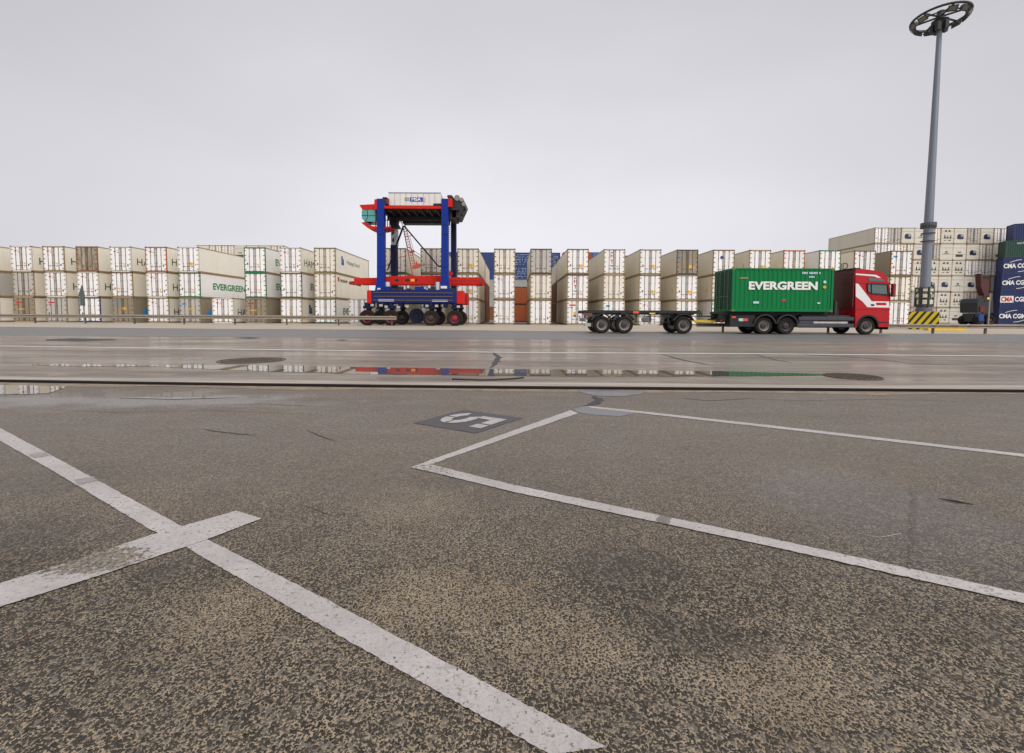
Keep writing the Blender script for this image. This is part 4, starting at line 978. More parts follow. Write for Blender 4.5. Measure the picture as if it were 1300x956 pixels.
mb = MB(); qpoly(mb, [(458.6, 282.8), (463, 281.3), (466, 285), (474, 287.2), (496, 287.5), (494, 289.2), (486, 291), (471, 291.2), (466.5, 289.2)], YC0, YC1); obj('cabin_floor', mb, P_red, sc_, bevel=.02)
mb = MB()
for A_, B_ in (((464.5, 281.5), (465.5, 286)), ((469, 281.5), (470, 287)), ((477, 281.5), (477, 287.5)), ((488.5, 272), (488.5, 287.5)), ((492, 274), (492, 287.5)), ((494.6, 276), (494.6, 287.5)), ((488.5, 279.5), (495, 279.5))):
    a, b = q(*A_, YC0+.3), q(*B_, YC0+.3); mb.cyl((a[0], YC0+.3-47, a[1]), (b[0], YC0+.3-47, b[1]), .045, n=6)
obj('guard_rail', mb, P_blk, sc_)
mb = MB(); qpoly(mb, [(487.5, 264), (509.5, 264), (505.5, 277), (504, 283), (507.5, 289.5), (496, 288.5), (494.5, 283), (494.5, 276), (488, 272)], YQ-1.6, YQ-.8); obj('trolley_bracket', mb, P_blk, sc_)
# slanting stays and access stairway between the legs
mb = MB(); YB_ = YQ-1.3
def seg(mb, A_, B_, Y, w_): a, b = q(*A_, Y), q(*B_, Y); mb.bar((a[0], Y-47, a[1]), (b[0], Y-47, b[1]), w_, w_)
seg(mb, (513.2, 287), (556.5, 338), YB_, .14); seg(mb, (556, 338), (560, 338.4), YB_, .14); obj('stay', mb, P_dblue, sc_)
mb = MB(); seg(mb, (512.2, 287), (504.5, 308), YB_, .16); seg(mb, (504.5, 308), (492, 343), YB_, .12); obj('stay', mb, P_dblue, sc_)
mb = MB()
for A_, B_ in (((508, 280.2), (517.5, 278.6)), ((508, 280.2), (512, 287)), ((517.5, 278.6), (514, 287)), ((510, 283), (516, 282)), ((512, 279), (513.5, 286)), ((509, 279.8), (509.5, 281.5))): seg(mb, A_, B_, YB_, .06)
obj('cable_guide', mb, P_blk, sc_)
P_pink = mat('faded_red', 'b5504a', .5, dirt=.3, dirtcol='7a4a48')
mb = MB(); n_ = 17
L0, L1 = (511.5, 287), (524, 350); S0, S1 = (515, 287), (528.5, 341)
seg(mb, L0, L1, YB_, .09); seg(mb, S0, S1, YB_, .06)
for k in range(n_):
    t_ = k/(n_-1); a_ = (L0[0]+(L1[0]-L0[0])*t_, L0[1]+(L1[1]-L0[1])*t_*.86); b_ = (S0[0]+(S1[0]-S0[0])*t_, S0[1]+(S1[1]-S0[1])*t_)
    seg(mb, a_, b_, YB_, .05)
    if k < n_-1:
        t2 = (k+1)/(n_-1); b2 = (S0[0]+(S1[0]-S0[0])*t2, S0[1]+(S1[1]-S0[1])*t2); seg(mb, a_, b2, YB_, .035)
seg(mb, (514, 300.5), (523, 299), YB_, .05); seg(mb, (520, 299), (525, 318), YB_, .04); seg(mb, (516, 312), (535, 325), YB_, .06); seg(mb, (504, 327.5), (517, 324.5), YB_, .05); seg(mb, (521, 320), (526, 319), YB_, .2)
obj('stairway', mb, P_pink, sc_)
mb = MB(); qpoly(mb, [(523, 341), (524, 336), (527, 337), (528.6, 331), (530, 334.5), (534, 335), (532.5, 339.5), (526, 341.5)], YB_-.1, YB_+.1); obj('stair_foot', mb, mat('light_red', 'c4523f', .5), sc_)
mb = MB(); prev = None
for k in range(9): t_ = k/8; p_ = (544 + 14*t_, 279 + 5*math.sin(t_*math.pi*.8)); 
for k in range(8):
    t0, t1 = k/8, (k+1)/8; f2 = lambda t: (543 + 16*t, 278.5 + 6*math.sin(t*math.pi*.75)); a, b = q(*f2(t0), YN+1), q(*f2(t1), YN+1); mb.cyl((a[0], YN+1-47, a[1]), (b[0], YN+1-47, b[1]), .02, n=5)
obj('hanging_cable', mb, P_blk, sc_)

# ------------------------------------------------------------------ lorry
YT = 27.4; ZR = .004
tx = XA(1030, YT, 405)
tr = thing('container_lorry', 'red cab lorry carrying the green container on its chassis', 'lorry', (tx, YT, ZR))
def tq(px, py, Y=YT): p = at(px, py, Y); return (p.x - tx, p.z - ZR)
def tpoly(mb, pts, d0, d1, mi=0): mb.prism_y([tq(*p) for p in pts], d0, d1, mi); return mb
def trect(mb, x0, y0, x1, y1, d0, d1, mi=0):
    a, b = tq(x0, y0), tq(x1, y1); mb.box(min(a[0], b[0]), max(a[0], b[0]), d0, d1, min(a[1], b[1]), max(a[1], b[1]), mi); return mb
T_red = mat('lorry_red', 'b0101a', .38, spec=.25, dirt=.28, dirtcol='5a1a18', dscale=1.5, coat=.08)
T_dred = mat('cab_rear_red', '5c0e14', .4, dirt=.3, dirtcol='3a1012')
T_wht = mat('lorry_white', 'd9d5d2', .35)
T_glass = mat('cab_window', '39504a', .08, spec=.8, dirt=.25, dirtcol='6f857c')
T_sil = mat('skirt_grey', '3d4046', .4, .2, dirt=.3, dirtcol='1d1d1f')
T_blk = mat('chassis_black', '131315', .6)
RT = .52
fwx = tq(1101.6, 412)[0]
def arc_pts(cx, cz, r, a0, a1, n=9): return [(cx + r*math.cos(math.radians(a0+(a1-a0)*k/n)), cz + r*math.sin(math.radians(a0+(a1-a0)*k/n))) for k in range(n+1)]
top = [tq(*p) for p in [(1086, 340.6), (1096, 341.4), (1107, 343), (1116, 344.2), (1121, 346.6), (1125, 350.6), (1127, 356), (1129.4, 364), (1130.2, 372), (1130.6, 384), (1129.4, 392), (1129.2, 400), (1128.6, 413.5), (1126, 415.2), (1114.6, 415.2)]]
arch = arc_pts(fwx, RT, .66, 0, 180, 12)
back = [tq(1087.5, 416), tq(1086, 416)]
prof_ = top + [(fwx+.66, top[-1][1])] + arch + [(fwx-.66, back[0][1])] + back
mb = MB(); mb.prism_y(prof_, 0, 2.44); cb = obj('cab', mb, T_red, tr, bevel=.05)
mb = MB(); a, b = tq(1086, 340.6), tq(1086, 390); mb.box(a[0]-.05, a[0], .04, 2.40, b[1], a[1]-.06)
for k in range(11): zz = b[1]+.15+k*.18; mb.box(a[0]-.075, a[0]-.05, .1, 2.34, zz, zz+.05)
mb.box(a[0]-.12, a[0]+.3, .0, 2.44, a[1]-.05, a[1]+.02, 1)
obj('rear_wall', mb, [T_dred, T_blk], cb)
mb = MB(); tpoly(mb, [(1086.3, 347.2), (1112, 349), (1116.5, 351.5), (1118.5, 353.2), (1113, 352.6), (1110, 351), (1086.3, 349)], -.012, 0)
tpoly(mb, [(1086.3, 359.8), (1089.6, 360.4), (1106.6, 382.6), (1128.6, 382.8), (1129, 390.6), (1101, 390), (1095, 383), (1086.3, 376.4)], -.012, 0); obj('white_stripe', mb, T_wht, cb)
mb = MB(); tpoly(mb, [(1112, 384.2), (1124.6, 384.4), (1125, 387.6), (1112.4, 387.4)], -.018, -.012); obj('name_strip', mb, T_red, cb)
mb = MB(); tpoly(mb, [(1101.6, 352.6), (1121, 354.6), (1122.6, 357.6), (1103.4, 356.8)], -.02, .01); obj('roof_side_window', mb, mat('tinted', '4a5352', .2, spec=.7), cb)
mb = MB(); tpoly(mb, [(1100.6, 360.2), (1126, 361.4), (1127, 374.2), (1106.4, 372.8), (1101.2, 370.6)], -.02, .01); sw = obj('side_window', mb, T_glass, cb)
mb = MB()
for a_, b_ in (((1100.6, 360.2), (1126, 361.4)), ((1126, 361.4), (1127, 374.2)), ((1127, 374.2), (1106.4, 372.8)), ((1106.4, 372.8), (1101.2, 370.6)), ((1101.2, 370.6), (1100.6, 360.2)), ((1105.6, 360.6), (1106, 372.8))):
    p, r_ = tq(*a_), tq(*b_); mb.bar((p[0], -.03, p[1]), (r_[0], -.03, r_[1]), .03, .06)
obj('window_frame', mb, T_blk, sw)
mb = MB(); tpoly(mb, [(1105.9, 375.2), (1106.5, 375.2), (1108.5, 389.5), (1108, 389.5)], -.008, .0); tpoly(mb, [(1086.2, 392.6), (1129, 393.2), (1129, 393.7), (1086.2, 393.1)], -.008, 0); tpoly(mb, [(1087, 359.2), (1127, 359.6), (1127, 360), (1087, 359.6)], -.008, 0); tpoly(mb, [(1114.5, 408.2), (1128.4, 408.8), (1128.4, 410.4), (1114.5, 409.8)], -.01, 0); tpoly(mb, [(1105.4, 386), (1109.6, 386.2), (1109.4, 388.4), (1105.6, 388.2)], -.03, 0); obj('door_seam', mb, T_blk, cb)
mb = MB(); mb.box(tq(1128.4, 360)[0]-.01, tq(1128.4, 360)[0]+.13, .25, 2.2, tq(1128, 377)[1], tq(1128, 360)[1]); obj('windscreen', mb, T_glass, cb, bevel=.03)
mb = MB(); a = tq(1129, 410); mb.box(a[0]-.02, a[0]+.06, .1, 2.34, .32, .75); mb.box(a[0]-.02, a[0]+.05, .4, 2.0, .95, 1.35); obj('bumper_grille', mb, T_blk, cb, bevel=.02)
for y_ in (.08, 2.0): obj('headlight', MB().box(a[0]-.0, a[0]+.08, y_+.05, y_+.35, .62, .82), P_lamp, cb, bevel=.02)
mb = MB(); a = tq(1130.5, 368); mb.box(a[0]-.02, a[0]+.14, -.24, -.02, a[1]-.42, a[1]+.36); mr_ = obj('mirror', mb, mat('mirror_red', '7a2426', .4), cb, bevel=.03)
mb = MB(); mb.cyl((a[0], -.13, a[1]+.3), (a[0]-.1, .05, a[1]+.42), .02, n=6); mb.cyl((a[0], -.13, a[1]-.3), (a[0]-.1, .05, a[1]-.35), .02, n=6); obj('mirror_arm', mb, T_blk, mr_)
mb = MB(); mb.box(a[0]-.02, a[0]+.14, 2.46, 2.68, a[1]-.42, a[1]+.36); obj('mirror', mb, mat('mirror_red', '7a2426'), cb, bevel=.03)
mb = MB(); mb.prism_y([tq(1121, 347), tq(1127, 352), tq(1129.5, 353.6), tq(1127, 357)], .1, 2.34); obj('sun_visor', mb, T_blk, cb)
mb = MB(); p = tq(1097, 347)
arch2 = arc_pts(fwx, RT, .70, 5, 178, 12); arch1 = arc_pts(fwx, RT, .60, 178, 5, 12); mb.prism_y(arch2 + arch1, -.02, .5); obj('wheel_arch', mb, T_blk, cb)
wheel(tr, fwx, .22, RT, RT, .30, P_rimg); wheel(tr, fwx, 2.22, RT, RT, .30, P_rimg, facing=1)
rx = [tq(971.8, 410)[0], tq(1000.2, 410)[0]]
for x in rx:
    wheel(tr, x, .30, RT, RT, .32, P_rimg if x == rx[0] else mat('rim_dull', '3f3a38', .5, dirt=.4, dirtcol='1e1c1a')); wheel(tr, x, 2.14, RT, RT, .56, P_rimg, facing=1)
    wheel(tr, x, .62, RT, RT*.995, .26, P_rimg)
    mb = MB(); mb.prism_y(arc_pts(x, RT, .68, 12, 168, 10) + arc_pts(x, RT, .62, 168, 12, 10), .02, .62); obj('mudguard', mb, mat('mudguard', '2b2a2c', .5), tr)
    mb = MB(); mb.prism_y(arc_pts(x, RT, .68, 12, 168, 10) + arc_pts(x, RT, .62, 168, 12, 10), 1.85, 2.45); obj('mudguard', mb, mat('mudguard', '2b2a2c'), tr)
x0_, x1_ = tq(919, 400)[0], tq(1090, 400)[0]
mb = MB(); 
for y_ in (.62, 1.72): mb.box(x0_, x1_, y_, y_+.12, .88, 1.20)
for k in range(8): xx = x0_+.2+k*1.05; mb.box(xx, xx+.12, .74, 1.72, .92, 1.15)
mb.box(x0_, x1_-1.6, .55, 1.95, 1.2, 1.36)
obj('chassis_frame', mb, T_blk, tr)
mb = MB()
for x in rx + [fwx]: mb.cyl((x, .3, RT), (x, 2.15, RT), .09, n=10)
obj('axle', mb, T_blk, tr)
mb = MB(); trect(mb, 1015, 402.4, 1086, 407.2, .06, .18); trect(mb, 1013, 411, 1086, 415.6, .06, .18); trect(mb, 1016, 407, 1040, 411, .10, .2); sk = obj('side_skirt', mb, T_sil, tr, bevel=.02)
obj('skirt_trim', trect(MB(), 1034, 408.2, 1077, 410.8, .07, .16), mat('trim_light', 'b8ada4', .4, dirt=.4, dirtcol='6e665f'), sk)
mb = MB(); trect(mb, 1020, 400, 1084, 416.5, .22, .75); obj('fuel_tank', mb, T_blk, tr, bevel=.08)
mb = MB(); a = tq(1070, 389); mb.cyl((a[0]-.1, .5, 1.2), (a[0]-.1, .5, 2.0), .11, n=12); mb.cyl((a[0]+.2, 1.3, 1.2), (a[0]+.2, 1.3, 2.3), .08, n=10); mb.box(a[0]-.5, a[0]+.35, .8, 2.0, 1.2, 1.62); obj('air_intake', mb, mat('intake_grey', '3a2f2d', .5), tr)
mb = MB(); trect(mb, 929, 400, 961, 415, .22, .9); obj('tool_box', mb, T_blk, tr, bevel=.02)
obj('side_plate', trect(MB(), 940, 404.2, 945.5, 407.8, .19, .22), mat('plate_pale', 'a9c7b8', .4), tr); obj('side_plate', trect(MB(), 945.5, 404.2, 951.5, 407.8, .19, .22), mat('plate_redder', 'd0463f', .4), tr)
obj('marker_lamp', trect(MB(), 931, 401.6, 936, 403.8, .19, .22), P_ora, tr)
mb = MB(); a = tq(921, 405); mb.box(a[0]-.06, a[0]+.02, .1, 2.4, .7, .92); tr_ = obj('rear_bar', mb, T_blk, tr)
for y_ in (.2, 2.0): obj('tail_light', MB().box(a[0]-.09, a[0]-.06, y_, y_+.3, .74, .88), mat('tail_red', '7a1512', .3), tr_)
# green container on the lorry
cx0 = tq(1057.6, 380)[0] + tx; cz = 1.37
gc = thing('shipping_container', 'corrugated green container with large white lettering riding on the lorry', 'container', (cx0 , YT+HW, cz+ZR), math.radians(90))
GH = 2.591; GL = 6.058
GR = mat('green_container', '04703a', .48, spec=.2, dirt=.16, dirtcol='0a3a22', dscale=1.2); GRd = mat('green_door', '113c28', .5, dirt=.3, dirtcol='15291f')
def green_parts():
    mb = MB(); mb.box(-HW+.05, HW-.05, .06, GL-.06, .15, GH-.05); p = .278; n = int((GL-.3)/p)
    for s in (-1, 1):
        for k in range(n+1):
            y = .13 + k*p; 
            if y+.2 > GL-.1: break
            a = s*(HW-.05); b = s*(HW-.012)
            mb.add([(a, y, .15), (b, y+.06, .15), (b, y+.14, .15), (a, y+.20, .15), (a, y, GH-.1), (b, y+.06, GH-.1), (b, y+.14, GH-.1), (a, y+.20, GH-.1)], [(0,1,5,4),(1,2,6,5),(2,3,7,6),(0,3,2,1),(4,5,6,7)])
    obj('body', mb, GR, gc)
    mb = MB()
    for y0, y1 in ((0, .13), (GL-.13, GL)):
        for s in (-1, 1): mb.box(min(s*HW, s*(HW-.13)), max(s*HW, s*(HW-.13)), y0, y1, 0, GH)
        mb.box(-HW+.13, HW-.13, y0+.01, y1-.01, .0, .16); mb.box(-HW+.13, HW-.13, y0+.01, y1-.01, GH-.12, GH-.005)
    for s in (-1, 1): mb.box(min(s*(HW-.003), s*(HW-.07)), max(s*(HW-.003), s*(HW-.07)), .13, GL-.13, .0, .15); mb.box(min(s*(HW-.003), s*(HW-.07)), max(s*(HW-.003), s*(HW-.07)), .13, GL-.13, GH-.09, GH-.005)
    obj('frame', mb, GR, gc)
    mb = MB()
    for s in (-1, 1):
        for y0 in (-.004, GL-.176):
            for z0 in (-.002, GH-.116): mb.box(min(s*(HW+.004), s*(HW-.16)), max(s*(HW+.004), s*(HW-.16)), y0, y0+.18, z0, z0+.118)
    obj('corner_casting', mb, mat('casting_olive', '5b6a3a', .5, dirt=.4, dirtcol='3a2c1a'), gc)
    for s in (-1, 1):
        x0, x1 = sorted((s*.012, s*(HW-.14))); mb = MB(); mb.box(x0, x1, GL-.06, GL-.02, .17, GH-.13)
        for k in range(3): mb.box(x0+.05, x1-.05, GL-.02, GL+.012, .26+k*.76, .86+k*.76)
        d_ = obj('door', mb, GRd, gc)
        for qx in (.3, .78):
            mb = MB(); mb.cyl((s*qx, GL+.035, .1), (s*qx, GL+.035, GH-.08), .022, n=6); mb.box(s*qx-.02, s*qx+.3 if s < 0 else s*qx+.02, GL+.05, GL+.07, .9, .95) if s < 0 else mb.box(s*qx-.3, s*qx+.02, GL+.05, GL+.07, .9, .95); obj('locking_bar', mb, mat('bar_green', '3c6a4c', .4), d_)
    def put(me_mb, u, z, mats, name, side=-1):
        o = link(name, me_mb.mesh(name, mats, fixn=False), gc, (-HW - .006, GL - u, z)); o.rotation_euler[2] = -math.radians(90); return o
    vs, fs = text_mb('EVERGREEN', 4.12, .50, .042); put(MB().add([(x, 0, z) for x, _, z in vs], fs), .98, 1.30, [mat('lettering_white', 'dcdad4', .5)], 'lettering')
    mb = MB()
    for k in range(13):
        if k in (4, 11): continue
        mb.add([(k*.085, 0, 0), (k*.085+.06, 0, 0), (k*.085+.06, 0, .12), (k*.085, 0, .12)], [(0, 1, 2, 3)])
    for k in range(4): mb.add([(.42+k*.085, 0, -.22), (.48+k*.085, 0, -.22), (.48+k*.085, 0, -.12), (.42+k*.085, 0, -.12)], [(0, 1, 2, 3)])
    put(mb, 4.15, 2.25, [M_lwht], 'code_print')
    R_ = lambda w_, h_: MB().add([(0, 0, 0), (w_, 0, 0), (w_, 0, h_), (0, 0, h_)], [(0, 1, 2, 3)])
    put(R_(.5, .05), .42, 1.97, [mat('orange_mark', 'b98a3a', .5)], 'label'); put(R_(.34, .12), 1.28, .48, [M_lwht], 'label'); put(R_(.24, .12), 2.98, .62, [M_red], 'label'); put(R_(.18, .08), 5.12, .48, [M_lwht], 'label')
    put(MB().add([(.09*math.cos(k*math.pi/6), 0, .09*math.sin(k*math.pi/6)) for k in range(12)], [tuple(range(12))]), 5.52, 1.78, [M_lwht], 'emblem'); put(MB().add([(.10*math.cos(k*math.pi/6), 0, .09*math.sin(k*math.pi/6)) for k in range(12)], [tuple(range(12))]), 5.52, 1.48, [mat('orange_dot', 'd99a1c', .5)], 'emblem')
green_parts()

# ------------------------------------------------------------------ empty trailer behind the lorry
te = thing('trailer', 'empty black container trailer with a yellow drawbar coupled to the lorry', 'trailer', (tx, YT, ZR))
mb = MB(); xa, xb = tq(741, 400)[0], tq(884, 400)[0]
for y_ in (.35, 1.95): mb.box(xa+.2, xb, y_, y_+.12, 1.14, 1.34)
mb.box(xa, xb+.15, .05, .2, 1.24, 1.40); mb.box(xa, xb+.15, 2.24, 2.39, 1.24, 1.40)
for k in range(7): xx = xa + k*(xb-xa)/6.02; mb.box(xx, xx+.14, .04, 2.40, 1.2, 1.38)
obj('trailer_frame', mb, T_blk, te)
mb = MB(); trect(mb, 806, 408.4, 851, 409.4, .08, .14); trect(mb, 806, 400.5, 851, 402, .08, .14)
for px in (808, 826, 849): trect(mb, px, 394, px+1.2, 409.4, .15, .2)
obj('side_guard', mb, T_blk, te)
for i, px in enumerate((764.6, 793.2, 868.8)):
    x = tq(px, 410)[0]; rw = .53
    wheel(te, x, .22, rw, rw, .34, P_rimg); wheel(te, x, 2.22, rw, rw, .34, P_rimg, facing=1)
    mb = MB(); mb.cyl((x, .2, rw), (x, 2.2, rw), .08, n=10); mb.box(x-.12, x+.12, .4, .55, .55, 1.2); mb.box(x-.12, x+.12, 1.9, 2.05, .55, 1.2); obj('axle', mb, T_blk, te)
    mb = MB(); mb.prism_y(arc_pts(x, rw, .68, 25, 155, 10) + arc_pts(x, rw, .64, 155, 25, 10), .02, .5); obj('mudguard', mb, mat('mudguard', '2b2a2c'), te)
    mb = MB(); mb.prism_y(arc_pts(x, rw, .68, 25, 155, 10) + arc_pts(x, rw, .64, 155, 25, 10), 1.95, 2.43); obj('mudguard', mb, mat('mudguard', '2b2a2c'), te)
mb = MB(); xd = tq(868.8, 410)[0]; mb.box(xd-.7, xd+.6, .5, 1.9, .95, 1.14); obj('turntable', mb, T_blk, te)
mb = MB(); a, b = tq(879, 408.5), tq(920, 408.5); mb.bar((a[0]-.2, .95, .80), (b[0], 1.2, .74), .10, .13); mb.bar((a[0]-.2, 1.5, .80), (b[0], 1.25, .74), .10, .13); mb.box(a[0]-.1, a[0]+.05, .3, 2.1, .72, .86); obj('drawbar', mb, P_yel, te)
mb = MB(); 
for k, y_ in enumerate((.75, 1.1, 1.4)): mb.cyl((a[0]-.3, y_, 1.08), (b[0], 1.1+.08*k, 1.02+.03*k), .025, n=6)
obj('air_line', mb, T_blk, te)
mb = MB(); xt = tq(744, 400)[0]; mb.box(xt-.05, xt+.02, .05, 2.39, .70, .92); mb.box(xt+.02, xt+.1, .5, .6, .9, 1.25); mb.box(xt+.02, xt+.1, 1.8, 1.9, .9, 1.25); rb2 = obj('rear_bar', mb, P_gry, te)
for y_ in (.12, 1.95): obj('tail_light', MB().box(xt-.08, xt-.05, y_, y_+.34, .93, 1.08), mat('tail_red', '7a1512'), rb2)
mb = MB(); trect(mb, 741, 397.5, 752, 401.5, .02, .1); obj('side_lamp', mb, mat('lamp_brown', '6d3a30', .4), te)
mb = MB(); trect(mb, 804, 394.8, 811.5, 398, .03, .08); obj('marker_lamp', mb, P_ora, te)
mb = MB(); trect(mb, 825, 397, 832, 398.8, .03, .08); obj('marker_lamp', mb, mat('lamp_yellow', 'e0b021', .35), te)
mb = MB(); a = tq(828, 404); mb.cyl((a[0], .7, .85), (a[0], 1.7, .85), .19, n=14); obj('air_tank', mb, P_lamp, te, smooth=True)
mb = MB(); a = tq(743, 412); mb.box(a[0], a[0]+.35, .1, .5, .42, .62); obj('mud_flap', mb, P_lamp, te)

# ------------------------------------------------------------------ lighting mast
YM = 40.8; pb = at(1172, 405, YM); mx0 = pb.x
mt = thing('lighting_mast', 'tall grey tapering mast with a round crown of floodlights', 'lighting mast', (mx0, YM, 0))
ztop = at(1188, 22, YM).z; M_mast = mat('mast_grey', '767b85', .45, .3, dirt=.25, dirtcol='6a6c70', dscale=.6)
mb = MB(); mb.cyl((0, 0, 1.6), (0, 0, ztop+.4), .40, .165, n=24); obj('pole', mb, M_mast, mt, smooth=True)
for py, r_, h_ in ((285.5, .56, .20), (296.3, .50, .06), (306.3, .50, .06)):
    z = at(1176, py, YM).z; mb = MB(); mb.cyl((0, 0, z-h_/2), (0, 0, z+h_/2), r_, n=24)
    if h_ > .1:
        for k in range(18): a = 2*math.pi*k/18; mb.box(.50*math.cos(a)-.04, .50*math.cos(a)+.04, .50*math.sin(a)-.04, .50*math.sin(a)+.04, z-.3, z+.18)
    obj('collar', mb, mat('collar_grey', '4a4d4c', .5, dirt=.3, dirtcol='333'*2), mt)
zb = at(1172, 391, YM).z
mb = MB(); mb.cyl((0, 0, 1.55), (0, 0, zb+.35), .62, .48, n=20); mb.cyl((0, 0, 1.5), (0, 0, 1.62), .8, n=20); obj('base_flange', mb, mat('base_dark', '50535a', .5), mt)
zc0, zc1 = at(1172, 388, YM).z, at(1172, 366, YM).z
mb = MB()
for k in range(6):
    a = 2*math.pi*k/6 + .3; x, y = .58*math.cos(a), .58*math.sin(a); mb.box(x-.06, x+.06, y-.06, y+.06, zc0-.1, zc1+.1)
for z in (zc0+.0, (zc0+zc1)/2-.1, (zc0+zc1)/2+.45, zc1-.0): mb.torus((0, 0, z), .60, .04, 24, 6)
obj('base_cage', mb, mat('cage_dark', '2e302f', .5), mt)
mb = MB()
for r_ in range(3):
    for k in range(8):
        if (k*3 + r_) % 5 == 4: continue
        a = 2*math.pi*k/8 + .12; z = zc0 + .12 + r_*.52; x, y = .54*math.cos(a), .54*math.sin(a); u = Vector((-math.sin(a), math.cos(a), 0))*.15; v_ = Vector((math.cos(a), math.sin(a), 0))*.05
        c_ = Vector((x, y, z)); P_ = [c_ + s1*u + s2*v_ + Vector((0, 0, s3)) for s3 in (0, .38) for s1, s2 in ((-1, -1), (1, -1), (1, 1), (-1, 1))]
        mb.add(P_, [(0,1,2,3),(4,5,6,7),(0,1,5,4),(1,2,6,5),(2,3,7,6),(3,0,4,7)])
obj('control_box', mb, mat('box_cream', 'd2cdb6', .5, dirt=.4, dirtcol='6e6a58'), mt)
RG = 1.95; mb = MB(); mb.torus((0, 0, ztop), RG, .10, 48, 8); mb.torus((0, 0, ztop-.28), RG-.35, .05, 48, 6)
for k in range(6): a = math.pi*k/3 + .25; mb.cyl((0, 0, ztop+.05), (RG*math.cos(a), RG*math.sin(a), ztop), .085, n=6)
mb.cyl((0, 0, ztop-.5), (0, 0, ztop+.5), .26, n=16)
obj('lamp_ring', mb, mat('ring_dark', '333836', .5, .3), mt)
mb = MB(); mb.cyl((0, 0, ztop-1.0), (0, 0, ztop-.3), .3, .6, n=12)
for k in range(5): a = 1.25*k; mb.box(.45*math.cos(a)-.15, .45*math.cos(a)+.15, .45*math.sin(a)-.15, .45*math.sin(a)+.15, ztop-1.2, ztop-.5)
obj('winch_head', mb, mat('ring_dark', '333836'), mt)
def me_flood():
    mb = MB(); mb.add([(-.34, -.22, .1), (.34, -.22, .1), (.34, .22, .1), (-.34, .22, .1), (-.22, -.12, .38), (.22, -.12, .38), (.22, .12, .38), (-.22, .12, .38)], [(0,3,2,1),(4,5,6,7),(0,1,5,4),(1,2,6,5),(2,3,7,6),(3,0,4,7)]); mb.box(-.36, .36, -.03, .03, .18, .24)
    return mb.mesh('floodlight', [mat('flood_dark', '3a3b36', .5)])
mfl = me_flood(); mln = MB().box(-.24, .24, -.14, .14, .085, .099).mesh('lens', [mat('flood_lens', '6a665a', .3)])
for k in range(12):
    a = 2*math.pi*k/12 + .2
    if k == 7: continue
    o = link('floodlight', mfl, mt, (RG*1.0*math.cos(a), RG*1.0*math.sin(a), ztop-.42)); o.rotation_euler = (0, 0, 0)
    o.rotation_mode = 'XYZ'; o.matrix_local = Matrix.Translation((RG*math.cos(a), RG*math.sin(a), ztop-.45)) @ Matrix.Rotation(a - math.pi/2, 4, 'Z') @ Matrix.Rotation(math.radians(52), 4, 'X') @ Matrix.Scale(1.05, 4)
    link('lens', mln, o)
# striped plinth and low barrier
def stripe_mat():
    m = bpy.data.materials.new('hazard_stripes'); m.use_nodes = True; t = m.node_tree; b = t.nodes['Principled BSDF']; l = t.links.new
    tcn = N(t, 'ShaderNodeTexCoord'); s = N(t, 'ShaderNodeSeparateXYZ'); l(tcn.outputs['Object'], s.inputs[0])
    m1 = N(t, 'ShaderNodeMath', operation='MULTIPLY_ADD'); l(s.outputs['Z'], m1.inputs[0]); m1.inputs[1].default_value = -.62; l(s.outputs['X'], m1.inputs[2])
    m1b = N(t, 'ShaderNodeMath', operation='SUBTRACT'); l(m1.outputs[0], m1b.inputs[0]); l(s.outputs['Y'], m1b.inputs[1])
    m2 = N(t, 'ShaderNodeMath', operation='MULTIPLY'); l(m1b.outputs[0], m2.inputs[0]); m2.inputs[1].default_value = 2.05
    m3 = N(t, 'ShaderNodeMath', operation='FRACT'); l(m2.outputs[0], m3.inputs[0]); m4 = N(t, 'ShaderNodeMath', operation='GREATER_THAN'); l(m3.outputs[0], m4.inputs[0]); m4.inputs[1].default_value = .44
    nn = N(t, 'ShaderNodeTexNoise'); nn.inputs['Scale'].default_value = 6; nn.inputs['Detail'].default_value = 5; l(tcn.outputs['Object'], nn.inputs[0])
    r = N(t, 'ShaderNodeMixRGB'); r.inputs[1].default_value = lin('2a2924'); r.inputs[2].default_value = lin('e0c418'); l(m4.outputs[0], r.inputs[0])
    r2 = N(t, 'ShaderNodeMixRGB', blend_type='MULTIPLY'); r2.inputs[0].default_value = .35; l(r.outputs[0], r2.inputs[1]); l(nn.outputs[0], r2.inputs[2]); l(r2.outputs[0], b.inputs['Base Color']); b.inputs['Roughness'].default_value = .6
    return m
M_strp = stripe_mat(); pa, pb2 = XA(1154, YM-1.3), XA(1191, YM-1.3); zt = at(1172, 395.6, YM-1.3).z
pl = obj('striped_plinth', MB().box(-1.0, 1.0, -1.0, 1.0, 0, zt), M_strp, None, (mx0, YM, 0), bevel=.03); pl.rotation_euler[2] = -math.radians(40); tag(pl, 'yellow and black striped block around the foot of the mast', 'plinth')
mb = MB(); mb.prism_y([(-1.2, .0), (1.9, .0), (1.9, .12), (1.6, .34), (-1.2, .34)], -.2, .2); lb = obj('low_barrier', mb, P_yel, None, (XA(1195, 37), 37, 0.012), bevel=.02); tag(lb, 'low yellow kerb block lying in front of the striped plinth', 'barrier')

